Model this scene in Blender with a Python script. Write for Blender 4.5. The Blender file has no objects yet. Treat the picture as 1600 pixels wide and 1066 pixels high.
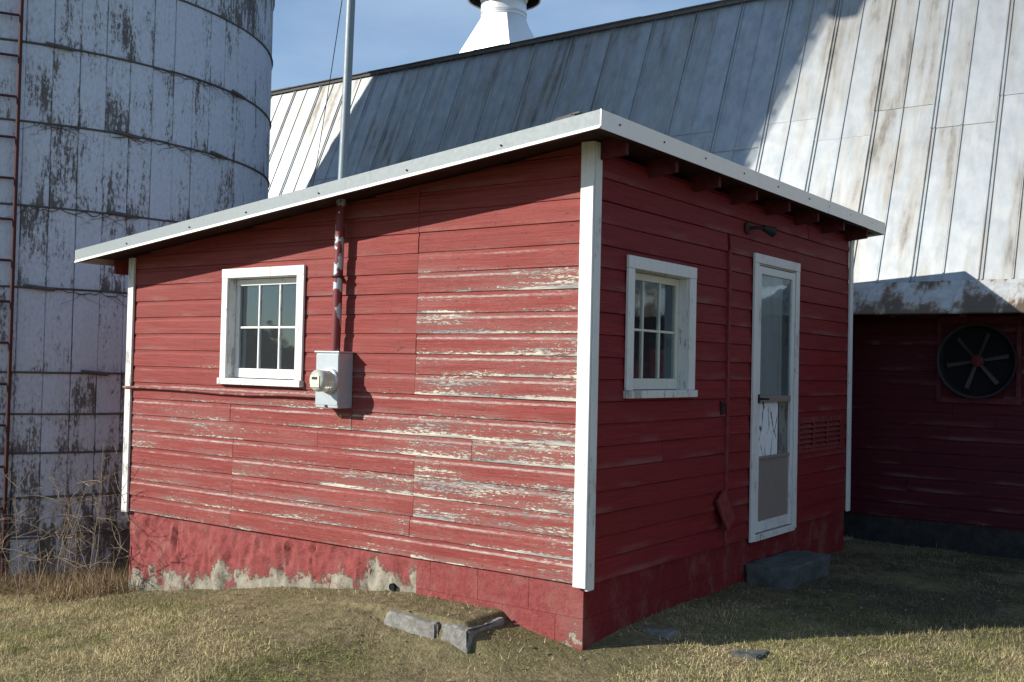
import bpy, math, random
import numpy as np
from mathutils import Vector, Matrix
random.seed(7); rng = np.random.default_rng(7)
sc = bpy.context.scene
COL = sc.collection

# ------------------------------------------------------------------ camera
yaw, pitch, roll, FPX = 0.629948, 0.0237142, 0.0221015, 1650.96
CAM = Vector((3.32586, -5.35631, 1.3))
fwd = Vector((-math.sin(yaw)*math.cos(pitch), math.cos(yaw)*math.cos(pitch), math.sin(pitch)))
rgt = Vector((math.cos(yaw), math.sin(yaw), 0)); upv = rgt.cross(fwd)
cr, sr = math.cos(roll), math.sin(roll)
r2 = cr*rgt + sr*upv; u2 = -sr*rgt + cr*upv
camd = bpy.data.cameras.new('camera'); cam = bpy.data.objects.new('camera', camd); COL.objects.link(cam)
camd.sensor_width = 36; camd.lens = FPX*36/1600; camd.clip_end = 2000; camd.clip_start = .05
M = Matrix((r2, u2, -fwd)).transposed().to_4x4(); M.translation = CAM
cam.matrix_world = M; sc.camera = cam
sc.cycles.max_bounces = 7; sc.cycles.diffuse_bounces = 3; sc.cycles.glossy_bounces = 3; sc.cycles.transparent_max_bounces = 6

# ------------------------------------------------------------------ light
SUN = Vector((-.78, -1, .58)).normalized()
el = math.asin(SUN.z); az = math.atan2(SUN.x, SUN.y)
w = bpy.data.worlds.new('World'); sc.world = w; w.use_nodes = True
nt = w.node_tree; bg = nt.nodes['Background']
sky = nt.nodes.new('ShaderNodeTexSky'); sky.sky_type = 'NISHITA'; sky.sun_disc = False
sky.sun_elevation = el; sky.sun_rotation = az; sky.air_density = 1.0; sky.dust_density = .05; sky.ozone_density = 3.4
tc = nt.nodes.new('ShaderNodeTexCoord'); mp = nt.nodes.new('ShaderNodeMapping')
mp.inputs['Scale'].default_value = (1, 1, 2.6); mp.inputs['Location'].default_value = (.25, 0, .1)
nz = nt.nodes.new('ShaderNodeTexNoise'); nz.inputs['Scale'].default_value = 1.9; nz.inputs['Detail'].default_value = 7; nz.inputs['Roughness'].default_value = .55
rp = nt.nodes.new('ShaderNodeValToRGB'); rp.color_ramp.elements[0].position = .38; rp.color_ramp.elements[1].position = .85
rp.color_ramp.elements[1].color = (.70, .70, .70, 1)
mx = nt.nodes.new('ShaderNodeMix'); mx.data_type = 'RGBA'
nt.links.new(tc.outputs['Generated'], mp.inputs[0]); nt.links.new(mp.outputs[0], nz.inputs[0])
nt.links.new(nz.outputs[0], rp.inputs[0]); nt.links.new(rp.outputs[0], mx.inputs[0])
nt.links.new(sky.outputs[0], mx.inputs[6]); mx.inputs[7].default_value = (4.8, 5.9, 7.2, 1)
nt.links.new(mx.outputs[2], bg.inputs[0]); bg.inputs[1].default_value = .112
sd = bpy.data.lights.new('sun', 'SUN'); so = bpy.data.objects.new('sun', sd); COL.objects.link(so)
sd.energy = 5.0; sd.angle = math.radians(.53); sd.color = (1, .945, .86)
so.rotation_euler = SUN.to_track_quat('Z', 'Y').to_euler(); so.location = (-20, -25, 20)
vs = sc.view_settings; vs.view_transform = 'Standard'; vs.look = 'None'; vs.gamma = 1; vs.exposure = 0.43; vs.use_curve_mapping = False

# ------------------------------------------------------------------ node helpers
class NB:
    def __init__(s, name):
        s.m = bpy.data.materials.new(name); s.m.use_nodes = True; s.t = s.m.node_tree
        s.b = s.t.nodes['Principled BSDF']
    def n(s, typ, ins={}, **kw):
        o = s.t.nodes.new(typ)
        for k, v in kw.items(): setattr(o, k, v)
        for k, v in ins.items(): s.put(o.inputs[k], v)
        return o
    def put(s, sock, v):
        if hasattr(v, 'is_output') or isinstance(v, bpy.types.NodeSocket): s.t.links.new(v, sock)
        elif isinstance(v, (tuple, list)) and len(v) == 3 and sock.type == 'RGBA': sock.default_value = (*v, 1)
        else: sock.default_value = v
    def pos(s): return s.n('ShaderNodeNewGeometry').outputs['Position']
    def obj(s): return s.n('ShaderNodeTexCoord').outputs['Object']
    def uv(s): return s.n('ShaderNodeUVMap').outputs[0]
    def rnd(s): return s.n('ShaderNodeObjectInfo').outputs['Random']
    def attr(s, name, typ='OBJECT'): return s.n('ShaderNodeAttribute', attribute_name=name, attribute_type=typ)
    def sep(s, v): return s.n('ShaderNodeSeparateXYZ', {0: v}).outputs
    def comb(s, x=0., y=0., z=0.): return s.n('ShaderNodeCombineXYZ', {0: x, 1: y, 2: z}).outputs[0]
    def map(s, v, sc=(1, 1, 1), loc=(0, 0, 0)): return s.n('ShaderNodeMapping', {0: v, 'Scale': sc, 'Location': loc}).outputs[0]
    def noise(s, v, scale=5., detail=4., rough=.55, w=None):
        o = s.n('ShaderNodeTexNoise', {'Vector': v, 'Scale': scale, 'Detail': detail, 'Roughness': rough})
        if w is not None: o.noise_dimensions = '4D'; s.put(o.inputs['W'], w)
        return o.outputs[0]
    def math(s, op, a, b=0., clamp=False):
        o = s.n('ShaderNodeMath', {0: a, 1: b}, operation=op); o.use_clamp = clamp; return o.outputs[0]
    def ramp(s, v, *stops):
        o = s.n('ShaderNodeValToRGB', {0: v}); e = o.color_ramp.elements
        while len(e) < len(stops): e.new(.5)
        for i, (p, c) in enumerate(stops):
            e[i].position = p; e[i].color = (c, c, c, 1) if isinstance(c, (int, float)) else (*c, 1)
        return o.outputs[0]
    def step(s, v, a, b): return s.n('ShaderNodeMapRange', {0: v, 1: a, 2: b, 3: 0., 4: 1.}, interpolation_type='SMOOTHSTEP').outputs[0]
    def mix(s, f, a, b):
        o = s.n('ShaderNodeMix', data_type='RGBA'); s.put(o.inputs[0], f); s.put(o.inputs[6], a); s.put(o.inputs[7], b); return o.outputs[2]
    def bump(s, h, strength=.3, dist=.01): s.put(s.b.inputs['Normal'], s.n('ShaderNodeBump', {'Height': h, 'Strength': strength, 'Distance': dist}).outputs[0])
    def out(s, color, rough=.8, metal=0., spec=.3):
        s.put(s.b.inputs['Base Color'], color); s.put(s.b.inputs['Roughness'], rough); s.put(s.b.inputs['Metallic'], metal); s.put(s.b.inputs['Specular IOR Level'], spec)
        return s.m
MAT = {}
RED = (.242, .041, .034)
def m_board(name, red, dull, thr=.60, cove=1.):
    k = NB(name); uv = k.uv(); r = k.rnd(); pa = k.attr('peel').outputs['Fac']
    s = k.sep(uv); u, v = s[0], s[1]
    q = k.map(uv, (1, .137, 1))                       # metres along and across the board
    rw = k.math('MULTIPLY', r, 40.)
    grain = k.noise(k.map(q, (2.2, 95, 1)), 1., 7., .7, rw)
    fineg = k.noise(k.map(q, (9, 300, 1)), 1., 4., .6, rw)
    big = k.noise(k.map(q, (.9, 2.5, 1)), 1., 3., .5, rw)
    chips = k.noise(k.map(q, (20, 110, 1)), 1., 8., .78, rw)
    flecks = k.noise(k.map(q, (38, 95, 1)), 1., 4., .6, rw)
    streak = k.noise(k.map(q, (1.1, 30, 1)), 1., 6., .62, rw)
    # flaking gathers along the lower lip and the cove of each board
    e1 = k.math('MULTIPLY', k.step(v, .26, .0), .75)
    edge = k.math('MULTIPLY', e1, k.step(k.noise(k.map(q, (1.7, 9, 1)), 1., 3., .5, k.math('ADD', rw, 7.)), .30, .62))
    a = k.math('ADD', k.math('MULTIPLY', big, .55), k.math('MULTIPLY', streak, .55))
    a = k.math('ADD', a, k.math('MULTIPLY', k.math('SUBTRACT', chips, .5), .80))
    a = k.math('ADD', a, k.math('MULTIPLY', edge, .20))
    a = k.math('ADD', a, k.math('MULTIPLY', k.math('SUBTRACT', pa, .5), .62))
    mask = k.step(a, thr+.075, thr+.10)
    wob = k.math('MULTIPLY', k.math('SUBTRACT', k.noise(k.map(q, (5, 3, 1)), 1., 4., .6, rw), .5), .10); v2 = k.math('ADD', v, wob)
    cv = k.math('MULTIPLY', k.step(v2, .70, .755), k.step(v2, .86, .79))
    cv = k.math('MULTIPLY', cv, k.step(k.math('ADD', k.noise(k.map(q, (.9, 4, 1)), 1., 4., .6, k.math('ADD', rw, 5.)), k.math('ADD', k.math('MULTIPLY', k.math('SUBTRACT', pa, .5), .75), k.math('MULTIPLY', k.math('SUBTRACT', chips, .5), .25))), .44, .60))
    fl = k.step(k.math('ADD', flecks, k.math('MULTIPLY', k.math('SUBTRACT', a, .55), .75)), .675, .705)   # stray specks
    mask = k.math('MAXIMUM', mask, fl)
    dusty = k.step(a, thr-.10, thr+.06)               # chalky thin paint round the flakes
    redc = k.mix(k.step(grain, .30, .70), tuple(c*.60 for c in red), tuple(c*1.25 for c in red))
    redc = k.mix(k.math('MULTIPLY', k.step(big, .38, .68), .55), redc, dull)
    redc = k.mix(k.math('MULTIPLY', r, .40), redc, tuple(c*.76 for c in red))
    redc = k.mix(k.math('MULTIPLY', k.step(fineg, .52, .72), .30), redc, tuple(c*.42 for c in red))
    redc = k.mix(k.math('MULTIPLY', dusty, .22), redc, (.36, .21, .18))
    grey = k.math('MULTIPLY', k.step(v, .45, .10), k.step(k.noise(k.map(q, (1.3, 6, 1)), 1., 4., .6, k.math('ADD', rw, 17.)), .48, .66))
    redc = k.mix(k.math('MULTIPLY', grey, .42), redc, (.25, .155, .14))
    cvb = k.math('MULTIPLY', k.math('MULTIPLY', cv, k.step(chips, .36, .56)), k.math('MULTIPLY', k.step(pa, .22, .55), .85*cove))
    redc = k.mix(cvb, redc, k.mix(k.step(fineg, .35, .65), (.27, .25, .235), (.50, .455, .40)))
    spots = k.step(k.noise(k.map(q, (7, 14, 1)), 1., 3., .55, k.math('ADD', rw, 3.)), .69, .73)
    redc = k.mix(k.math('MULTIPLY', spots, .6), redc, (.06, .016, .014))
    fu = k.math('SUBTRACT', k.math('FRACT', k.math('MULTIPLY', u, 2.46)), .5); du = k.math('MULTIPLY', fu, .406)
    nl = 0.
    for vv in (.15, .60):
        dv = k.math('MULTIPLY', k.math('SUBTRACT', v, vv), .137); dd = k.math('SQRT', k.math('ADD', k.math('MULTIPLY', du, du), k.math('MULTIPLY', dv, dv)))
        nl = k.math('MAXIMUM', nl, k.step(dd, .0075, .004))
    nl = k.math('MULTIPLY', nl, k.step(k.noise(k.map(q, (2.5, 9, 1)), 1., 1., .5, k.math('ADD', rw, 23.)), .42, .5))
    redc = k.mix(k.math('MULTIPLY', nl, .7), redc, (.035, .012, .01))
    tone = k.step(k.noise(k.map(q, (1.6, 16, 1)), 1., 3., .5, k.math('ADD', rw, 11.)), .42, .58)
    wood = k.mix(tone, k.mix(k.step(fineg, .35, .65), (.20, .185, .175), (.40, .375, .35)), k.mix(k.step(fineg, .35, .65), (.46, .41, .33), (.66, .61, .52)))
    c = k.mix(mask, redc, wood)
    h = k.math('ADD', k.math('MULTIPLY', grain, .5), k.math('ADD', k.math('MULTIPLY', fineg, .30), k.math('MULTIPLY', mask, -.5)))
    k.bump(h, .85, .008)
    return k.out(c, k.mix(mask, (.6,)*3, (.92,)*3), 0, .2)
MAT['board'] = m_board('flaking_red_siding', RED, (.245, .060, .051))
MAT['board_side'] = m_board('red_siding_shaded', (.225, .020, .022), (.19, .022, .024), cove=0.)  # front paint again, coloured darker for the shaded side wall
def m_red(name, c, amp=.3):
    k = NB(name); p = k.pos()
    n = k.noise(k.map(p, (3, 3, 3)), 6., 6., .65); n2 = k.noise(p, 2., 3.)
    col = k.mix(k.step(n, .3, .7), tuple(x*(1-amp) for x in c), tuple(x*(1+amp) for x in c))
    col = k.mix(k.math('MULTIPLY', k.step(n2, .55, .7), .3), col, (.2, .1, .09))
    k.bump(n, .4, .006); return k.out(col, .75)
MAT['red'] = m_red('red_painted_wood', (.19, .03, .03)); MAT['dark_red'] = m_red('dark_red_wood', (.10, .017, .02)); MAT['shade_wood'] = m_red('shade_dark_sheathing', (.035, .014, .012))  # roof underside colour set near black to deepen the shade between rafters
def m_white(name, base, wear=.62, dirt=(.34, .33, .31)):
    k = NB(name); p = k.pos(); r = k.math('MULTIPLY', k.rnd(), 30.)
    g = k.noise(k.map(p, (18, 18, 2.2)), 3., 6., .65, r); f = k.noise(p, 22., 5., .7, r); b = k.noise(p, 2.2, 3., .5, r)
    a = k.math('ADD', k.math('MULTIPLY', g, .5), k.math('ADD', k.math('MULTIPLY', f, .25), k.math('MULTIPLY', b, .35)))
    cr = k.step(k.noise(k.map(p, (130, 130, 3.5)), 1., 4., .6, r), .63, .68); mk = k.math('MAXIMUM', k.step(a, wear, wear+.07), k.math('MULTIPLY', cr, .55))
    c = k.mix(k.step(g, .3, .7), tuple(x*.9 for x in base), base); c = k.mix(mk, c, dirt); c = k.mix(k.math('MULTIPLY', k.step(b, .48, .72), .28), c, (.48, .45, .40))
    k.bump(k.math('SUBTRACT', k.math('MULTIPLY', g, .4), mk), .35, .004); return k.out(c, .55, 0, .35)
MAT['white'] = m_white('white_trim_paint', (.76, .755, .73), .59, (.40, .38, .35))
MAT['worn_white'] = m_white('weathered_white_paint', (.74, .73, .69), .56, (.33, .32, .30))
MAT['sash'] = m_white('cream_sash_paint', (.70, .68, .58), .63)
def m_glass():
    k = NB('old_window_glass'); t = k.t; nz = k.noise(k.map(k.pos(), (2.2, 2.2, 3)), 1.3, 2.)
    gl = k.n('ShaderNodeBsdfGlossy', {'Roughness': .03, 'Color': (.62, .78, .88, 1)})
    gl.inputs['Normal'].default_value = (0, 0, 0)
    bp = k.n('ShaderNodeBump', {'Height': nz, 'Strength': .08, 'Distance': .02}); t.links.new(bp.outputs[0], gl.inputs['Normal'])
    tr = k.n('ShaderNodeBsdfTransparent', {'Color': (.94, .96, .96, 1)})
    du = k.n('ShaderNodeBsdfDiffuse', {'Color': (.30, .33, .34, 1)})
    dm = k.n('ShaderNodeMixShader', {0: .05}); t.links.new(tr.outputs[0], dm.inputs[1]); t.links.new(du.outputs[0], dm.inputs[2])
    fc = k.n('ShaderNodeLayerWeight', {'Blend': .5}).outputs['Facing']; f = k.math('ADD', k.math('MULTIPLY', k.math('POWER', fc, 4.), .9), .062, True)
    mxs = k.n('ShaderNodeMixShader'); t.links.new(f, mxs.inputs[0]); t.links.new(dm.outputs[0], mxs.inputs[1]); t.links.new(gl.outputs[0], mxs.inputs[2])
    t.links.new(mxs.outputs[0], t.nodes['Material Output'].inputs[0]); return k.m
MAT['glass'] = m_glass()
def m_metal(name, base, rough=.45, metal=.6, dirt=.5, dc=(.2, .18, .16)):
    k = NB(name); p = k.pos(); n = k.noise(k.map(p, (5, 5, 2)), 3., 6., .6); f = k.noise(p, 30., 3.)
    c = k.mix(k.math('MULTIPLY', k.step(n, .5, .75), dirt), base, dc)
    k.bump(n, .1, .01); return k.out(c, k.math('ADD', k.math('MULTIPLY', f, .2), rough-.1), metal, .4)
MAT['galv'] = m_metal('galvanised_steel', (.55, .58, .60), .45, .65, .35)
MAT['edge_metal'] = m_metal('white_roof_edge_metal', (.84, .82, .77), .36, .7, .15, (.6, .58, .54))
MAT['rake_metal'] = m_metal('galvanised_rake_edge', (.215, .245, .25), .6, .2, .3, (.17, .19, .19))
MAT['lip_metal'] = m_metal('bright_roof_edge_lip', (.86, .85, .80), .5, .1, .1)
MAT['box_metal'] = m_metal('grey_enamel', (.43, .475, .50), .35, .2, .15)
MAT['dark_metal'] = m_metal('dark_iron', (.025, .025, .028), .6, .4, .4, (.05, .03, .02))
MAT['rust'] = m_metal('rusty_red_iron', (.065, .022, .02), .75, .2, .6, (.05, .02, .018))
MAT['alum'] = m_metal('ventilator_aluminium', (.80, .81, .82), .4, .35, .15, (.5, .5, .5))
MAT['mast'] = m_metal('dull_grey_pipe', (.20, .235, .26), .55, .45, .4, (.13, .14, .15))
MAT['fan_grey'] = m_metal('dusty_fan_blade', (.05, .05, .055), .8, .0, .6, (.02, .02, .02))
MAT['hoop'] = m_metal('weathered_hoop_iron', (.10, .085, .078), .8, .1, .6, (.055, .045, .04))
MAT['vine'] = NB('dead_vine_bark').out((.075, .062, .05), .9)
MAT['black'] = NB('dark_void').out((.006, .006, .007), .9)
MAT['tan'] = m_metal('tan_aluminium', (.28, .23, .20), .55, .1, .3)
MAT['dial'] = NB('meter_face').out((.62, .62, .48), .4)
MAT['yellow'] = NB('yellow_tag').out((.35, .27, .03), .6)
MAT['copper'] = m_metal('worn_cable_sheath', (.18, .04, .034), .7, 0, .6, (.42, .34, .22))
def m_conduit():
    k = NB('flaking_red_conduit'); p = k.pos(); n = k.noise(k.map(p, (6, 6, 5)), 1.6, 4., .55)
    z = k.sep(p)[2]; a = k.math('ADD', n, k.math('MULTIPLY', k.step(z, 1.5, 2.2), .10))
    mk = k.math('MAXIMUM', k.step(a, .585, .60), k.step(z, 2.44, 2.46))
    c = k.mix(mk, (.17, .035, .036), (.42, .47, .50)); return k.out(c, .5, k.math('MULTIPLY', mk, .5))
MAT['conduit'] = m_conduit()
def m_roof():
    k = NB('painted_barn_roof_steel'); p = k.pos(); r = k.math('MULTIPLY', k.rnd(), 50.)
    st = k.noise(k.map(p, (5, .7, .55)), 1.5, 6., .6, r)
    sm = k.noise(k.map(p, (3, 1.6, 1.6)), 2.5, 6., .65, r)
    lg = k.noise(k.map(p, (.8, .4, .3)), 1.2, 3.)
    dent = k.noise(k.map(p, (1.2, 1., .9)), 2., 2.)
    c = k.mix(k.step(sm, .35, .7), (.40, .42, .42), (.30, .33, .35))
    s1 = k.math('ADD', k.math('MULTIPLY', st, .7), k.math('MULTIPLY', lg, .45))
    c = k.mix(k.math('MULTIPLY', k.step(s1, .50, .76), .75), c, (.27, .24, .19))
    c = k.mix(k.math('MULTIPLY', k.step(k.math('ADD', s1, k.math('MULTIPLY', sm, .3)), .79, .93), .6), c, (.09, .085, .08))
    spk = k.step(k.noise(p, 26., 3., .6, r), .70, .74)
    c = k.mix(k.math('MULTIPLY', spk, .45), c, (.16, .13, .10))
    k.bump(k.math('ADD', dent, k.math('MULTIPLY', sm, .12)), .16, .05)
    return k.out(c, k.math('ADD', .42, k.math('MULTIPLY', sm, .20)), .85, .4)
MAT['roof'] = m_roof()
def m_flare():
    k = NB('rust_stained_eave_steel'); p = k.pos()
    st = k.noise(k.map(p, (3.2, 1.2, 1.2)), 2.4, 6., .65); sm = k.noise(p, 9., 5., .6); z = k.sep(p)[2]
    a = k.math('ADD', st, k.math('MULTIPLY', k.step(z, 2.1, 1.9), .16))
    c = k.mix(k.step(sm, .35, .7), (.50, .52, .52), (.38, .38, .37))
    c = k.mix(k.math('MULTIPLY', k.step(a, .46, .60), .85), c, (.25, .165, .095))
    c = k.mix(k.math('MULTIPLY', k.step(k.math('ADD', a, k.math('MULTIPLY', sm, .2)), .63, .75), .7), c, (.05, .038, .03))
    k.bump(st, .3, .03); return k.out(c, .5, .25)
MAT['flare'] = m_flare()
def m_shingle():
    k = NB('grey_roofing_felt'); p = k.pos(); n = k.noise(p, 14., 6., .7)
    c = k.mix(n, (.05, .05, .055), (.17, .165, .16)); k.bump(n, .6, .02); return k.out(c, .95)
MAT['felt'] = m_shingle()
def m_silo():
    k = NB('flaking_white_silo_paint'); o = k.obj(); r = k.math('MULTIPLY', k.rnd(), 90.)
    p = k.map(o, (1, 1, 1))
    v1 = k.noise(k.map(p, (1, 13, 1.5)), 1.5, 8., .74, r)           # vertical runs of flaking
    v2 = k.noise(k.map(p, (1, 3.5, 1.7)), 1.0, 2., .5, r)
    f = k.noise(k.map(p, (1, 9, 4)), 5., 6., .7, r)
    rr = k.rnd()
    a = k.math('ADD', k.math('MULTIPLY', v1, .62), k.math('MULTIPLY', v2, .42))
    a = k.math('ADD', a, k.math('MULTIPLY', k.math('SUBTRACT', f, .5), .56))
    a = k.math('ADD', a, k.math('MULTIPLY', k.math('SUBTRACT', rr, .5), .10))
    z = k.sep(k.pos())[2]
    a = k.math('ADD', a, k.math('MULTIPLY', k.step(z, .9, -.6), .13))
    yy = k.math('ABSOLUTE', k.sep(o)[1]); a = k.math('ADD', a, k.math('MULTIPLY', k.step(yy, .105, .127), .04))
    zr = k.sep(o)[2]; a = k.math('ADD', a, k.math('MULTIPLY', k.step(zr, .16, .0), .05)); mk = k.step(a, .58, .65)
    thin = k.step(a, .50, .62)
    c = k.mix(k.step(f, .3, .7), (.53, .575, .65), (.43, .475, .545))
    c = k.mix(k.math('MULTIPLY', thin, .45), c, (.30, .29, .28))
    dk = k.mix(k.step(f, .35, .65), (.055, .055, .055), (.15, .14, .13))
    c = k.mix(mk, c, dk)
    k.bump(k.math('ADD', k.math('MULTIPLY', f, .3), k.math('MULTIPLY', mk, -.5)), .4, .008); return k.out(c, .8, 0, .25)
MAT['silo'] = m_silo()
def m_concrete(name, a, b, scale=9.):
    k = NB(name); p = k.pos(); n = k.noise(p, scale, 8., .7); n2 = k.noise(p, scale*.25, 3.)
    c = k.mix(k.step(n, .3, .7), a, b); c = k.mix(k.math('MULTIPLY', k.step(n2, .5, .7), .4), c, tuple(x*.55 for x in a))
    k.bump(n, .9, .02); return k.out(c, .9, 0, .2)
MAT['concrete'] = m_concrete('weathered_concrete', (.16, .155, .14), (.32, .305, .28), 22.)
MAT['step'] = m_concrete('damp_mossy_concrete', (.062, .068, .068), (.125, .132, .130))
MAT['mortar'] = m_concrete('grout', (.21, .045, .043), (.25, .055, .052))
MAT['barn_base'] = m_concrete('dark_barn_footing', (.022, .022, .024), (.05, .048, .046))  # footing colour nearly as dark as the ground beside it
def m_found(name, thr, red, grade=None):
    k = NB(name); p = k.pos(); s = k.sep(p); z = s[2]; x = s[0]
    n = k.noise(k.map(p, (1, 1, .8)), 4.5, 8., .68); f = k.noise(p, 24., 6., .7); b = k.noise(p, 1.4, 3.)
    a = k.math('ADD', k.math('MULTIPLY', n, .62), k.math('MULTIPLY', f, .36))
    a = k.math('ADD', a, k.math('MULTIPLY', b, .28))
    g = k.math('MULTIPLY', k.math('ADD', z, .33), -.62) # flaking is worse near the ground
    if grade: g = k.math('MULTIPLY', k.math('SUBTRACT', k.math('SUBTRACT', z, k.math('ADD', grade[0], k.math('MULTIPLY', x, grade[1]))), .10), -.85)   # height above the sloping ground
    a = k.math('ADD', a, g)
    mk = k.step(a, thr, thr+.05)
    rc = k.mix(k.step(f, .3, .7), tuple(c*.78 for c in red), tuple(c*1.15 for c in red))
    cc = k.mix(k.step(n, .35, .65), (.14, .13, .10), (.31, .29, .225))
    cc = k.mix(k.math('MULTIPLY', k.step(f, .55, .62), .45), cc, tuple(q*1.1 for q in red))
    rc = k.mix(k.math('MULTIPLY', k.step(n, .48, .66), .45), rc, (.26, .12, .10))
    c = k.mix(mk, rc, cc)
    k.bump(k.math('ADD', k.math('MULTIPLY', f, .8), k.math('MULTIPLY', mk, -.4)), .9, .018); return k.out(c, .88, 0, .2)
MAT['found_rough'] = m_found('flaking_red_parging', .605, (.255, .062, .058), (-.06, .135))
MAT['found_block'] = m_found('red_painted_block', .74, (.235, .055, .052))
MAT['found_side'] = m_found('red_painted_block_shaded', .93, (.19, .020, .023))  # block paint deepened in colour where the side wall lies in shade
def m_ground():
    k = NB('dry_soil_and_turf'); p = k.pos(); n = k.noise(p, 1.1, 5., .6); f = k.noise(p, 16., 6., .7); g = k.noise(p, 60., 3., .6)
    c = k.mix(k.step(f, .3, .7), (.12, .095, .055), (.26, .215, .12))
    c = k.mix(k.math('MULTIPLY', k.step(n, .42, .6), .55), c, (.10, .10, .038))
    c = k.mix(k.math('MULTIPLY', k.step(g, .5, .7), .4), c, (.25, .20, .12))
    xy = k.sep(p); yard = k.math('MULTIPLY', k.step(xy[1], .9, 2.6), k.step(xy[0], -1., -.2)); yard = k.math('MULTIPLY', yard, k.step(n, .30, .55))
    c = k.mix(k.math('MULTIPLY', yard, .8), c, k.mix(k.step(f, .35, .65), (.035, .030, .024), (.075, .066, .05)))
    k.bump(k.math('ADD', f, k.math('MULTIPLY', g, .5)), .8, .03); return k.out(c, .95, 0, .1)
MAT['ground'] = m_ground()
def m_vcol(name, rough=.8, trans=.0):
    k = NB(name); a = k.attr('tint', 'GEOMETRY').outputs['Color']; return k.out(a, rough, 0, .2)
MAT['grass'] = m_vcol('dry_grass')
def m_twig():
    k = NB('dry_stalk'); n = k.noise(k.pos(), 12., 3.); return k.out(k.mix(n, (.13, .09, .06), (.36, .285, .195)), .85)
MAT['twig'] = m_twig()
def m_inner():
    k = NB('cracked_white_paint'); p = k.map(k.pos(), (1, 2.6, 1.5)); vo = k.n('ShaderNodeTexVoronoi', {'Vector': p, 'Scale': 2.7}, feature='DISTANCE_TO_EDGE').outputs[0]
    n = k.noise(p, 8., 4.); mk = k.step(k.math('ADD', vo, k.math('MULTIPLY', k.math('SUBTRACT', n, .5), .35)), .03, .0)
    return k.out(k.mix(mk, k.mix(n, (.70, .72, .74), (.85, .86, .86)), (.10, .09, .08)), .7)
MAT['inner'] = m_inner()
def m_curt():
    k = NB('dull_grey_curtain'); n = k.noise(k.map(k.pos(), (1, 14, .8)), 1.5, 3.); return k.out(k.mix(n, (.30, .32, .33), (.62, .63, .62)), .9)
MAT['curtain'] = m_curt()
def m_crown():
    k = NB('far_tree_leaves'); n = k.noise(k.pos(), .6, 3.); return k.out(k.mix(n, (.018, .022, .016), (.04, .046, .03)), .9)
MAT['crown'] = m_crown()

# ------------------------------------------------------------------ mesh helpers
class MB:
    def __init__(s): s.v = []; s.f = []; s.uv = None
    def add(s, vs, fs):
        o = len(s.v); s.v += [tuple(a) for a in vs]; s.f += [tuple(i+o for i in f) for f in fs]; return s
    def box(s, x0, x1, y0, y1, z0, z1):
        return s.add([(x0,y0,z0),(x1,y0,z0),(x1,y1,z0),(x0,y1,z0),(x0,y0,z1),(x1,y0,z1),(x1,y1,z1),(x0,y1,z1)],
                     [(3,2,1,0),(4,5,6,7),(0,1,5,4),(1,2,6,5),(2,3,7,6),(3,0,4,7)])
    def prism(s, poly, axis, a, b):
        """poly: 2-D points in the two other axes (in xyz order), extruded from a to b along axis"""
        def P(q, t):
            return [(t,*q), (q[0],t,q[1]), (*q,t)][axis]
        n = len(poly); vs = [P(q,a) for q in poly]+[P(q,b) for q in poly]
        fs = [tuple(range(n)), tuple(range(2*n-1,n-1,-1))]+[(i,i+n,(i+1)%n+n,(i+1)%n) for i in range(n)]
        return s.add(vs, fs)
    def tube(s, pts, r, n=8, r1=None, cap=True):
        pts = [Vector(p) for p in pts]; vs = []; fs = []; m = len(pts)
        for i, p in enumerate(pts):
            d = (pts[min(i+1,m-1)]-pts[max(i-1,0)]).normalized(); a = d.cross(Vector((0,0,1)) if abs(d.z) < .9 else Vector((1,0,0))).normalized(); b = d.cross(a)
            rr = r if r1 is None else r+(r1-r)*i/(m-1)
            for j in range(n):
                t = 2*math.pi*j/n; vs.append(tuple(p+(a*math.cos(t)+b*math.sin(t))*rr))
        for i in range(m-1):
            for j in range(n): fs.append((i*n+j, i*n+(j+1)%n, (i+1)*n+(j+1)%n, (i+1)*n+j))
        if cap: fs += [tuple(range(n-1,-1,-1)), tuple((m-1)*n+j for j in range(n))]
        return s.add(vs, fs)
    def lathe(s, prof, c, axis='Z', n=32):
        vs = []; fs = []
        for (r, h) in prof:
            for j in range(n):
                t = 2*math.pi*j/n; x, y = r*math.cos(t), r*math.sin(t)
                vs.append({'Z': (c[0]+x, c[1]+y, c[2]+h), 'Y': (c[0]+x, c[1]+h, c[2]+y), 'X': (c[0]+h, c[1]+x, c[2]+y)}[axis])
        for i in range(len(prof)-1):
            for j in range(n): fs.append((i*n+j, i*n+(j+1)%n, (i+1)*n+(j+1)%n, (i+1)*n+j))
        fs += [tuple(range(n-1,-1,-1)), tuple((len(prof)-1)*n+j for j in range(n))]
        return s.add(vs, fs)
    def build(s, name, mat, parent=None, smooth=False, bevel=0):
        me = bpy.data.meshes.new(name); me.from_pydata(s.v, [], s.f); me.validate()
        bm_fix(me)
        if s.uv is not None:
            l = me.uv_layers.new(name='UVMap'); idx = np.zeros(len(me.loops), dtype=np.int32); me.loops.foreach_get('vertex_index', idx)
            l.data.foreach_set('uv', np.array(s.uv, dtype=np.float32)[idx].ravel())
        me.materials.append(MAT[mat])
        if smooth: me.polygons.foreach_set('use_smooth', [True]*len(me.polygons)); me.set_sharp_from_angle(angle=math.radians(38))
        o = bpy.data.objects.new(name, me); COL.objects.link(o)
        if parent is not None: attach(o, parent)
        if bevel:
            b = o.modifiers.new('bevel', 'BEVEL'); b.width = bevel; b.segments = 2; b.limit_method = 'ANGLE'
        return o
import bmesh
def bm_fix(me):
    b = bmesh.new(); b.from_mesh(me); bmesh.ops.recalc_face_normals(b, faces=b.faces); b.to_mesh(me); b.free()
def attach(o, parent):
    o.parent = parent
    if parent.type == 'EMPTY': o.matrix_parent_inverse = Matrix.Translation(-Vector(parent.location))
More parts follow.
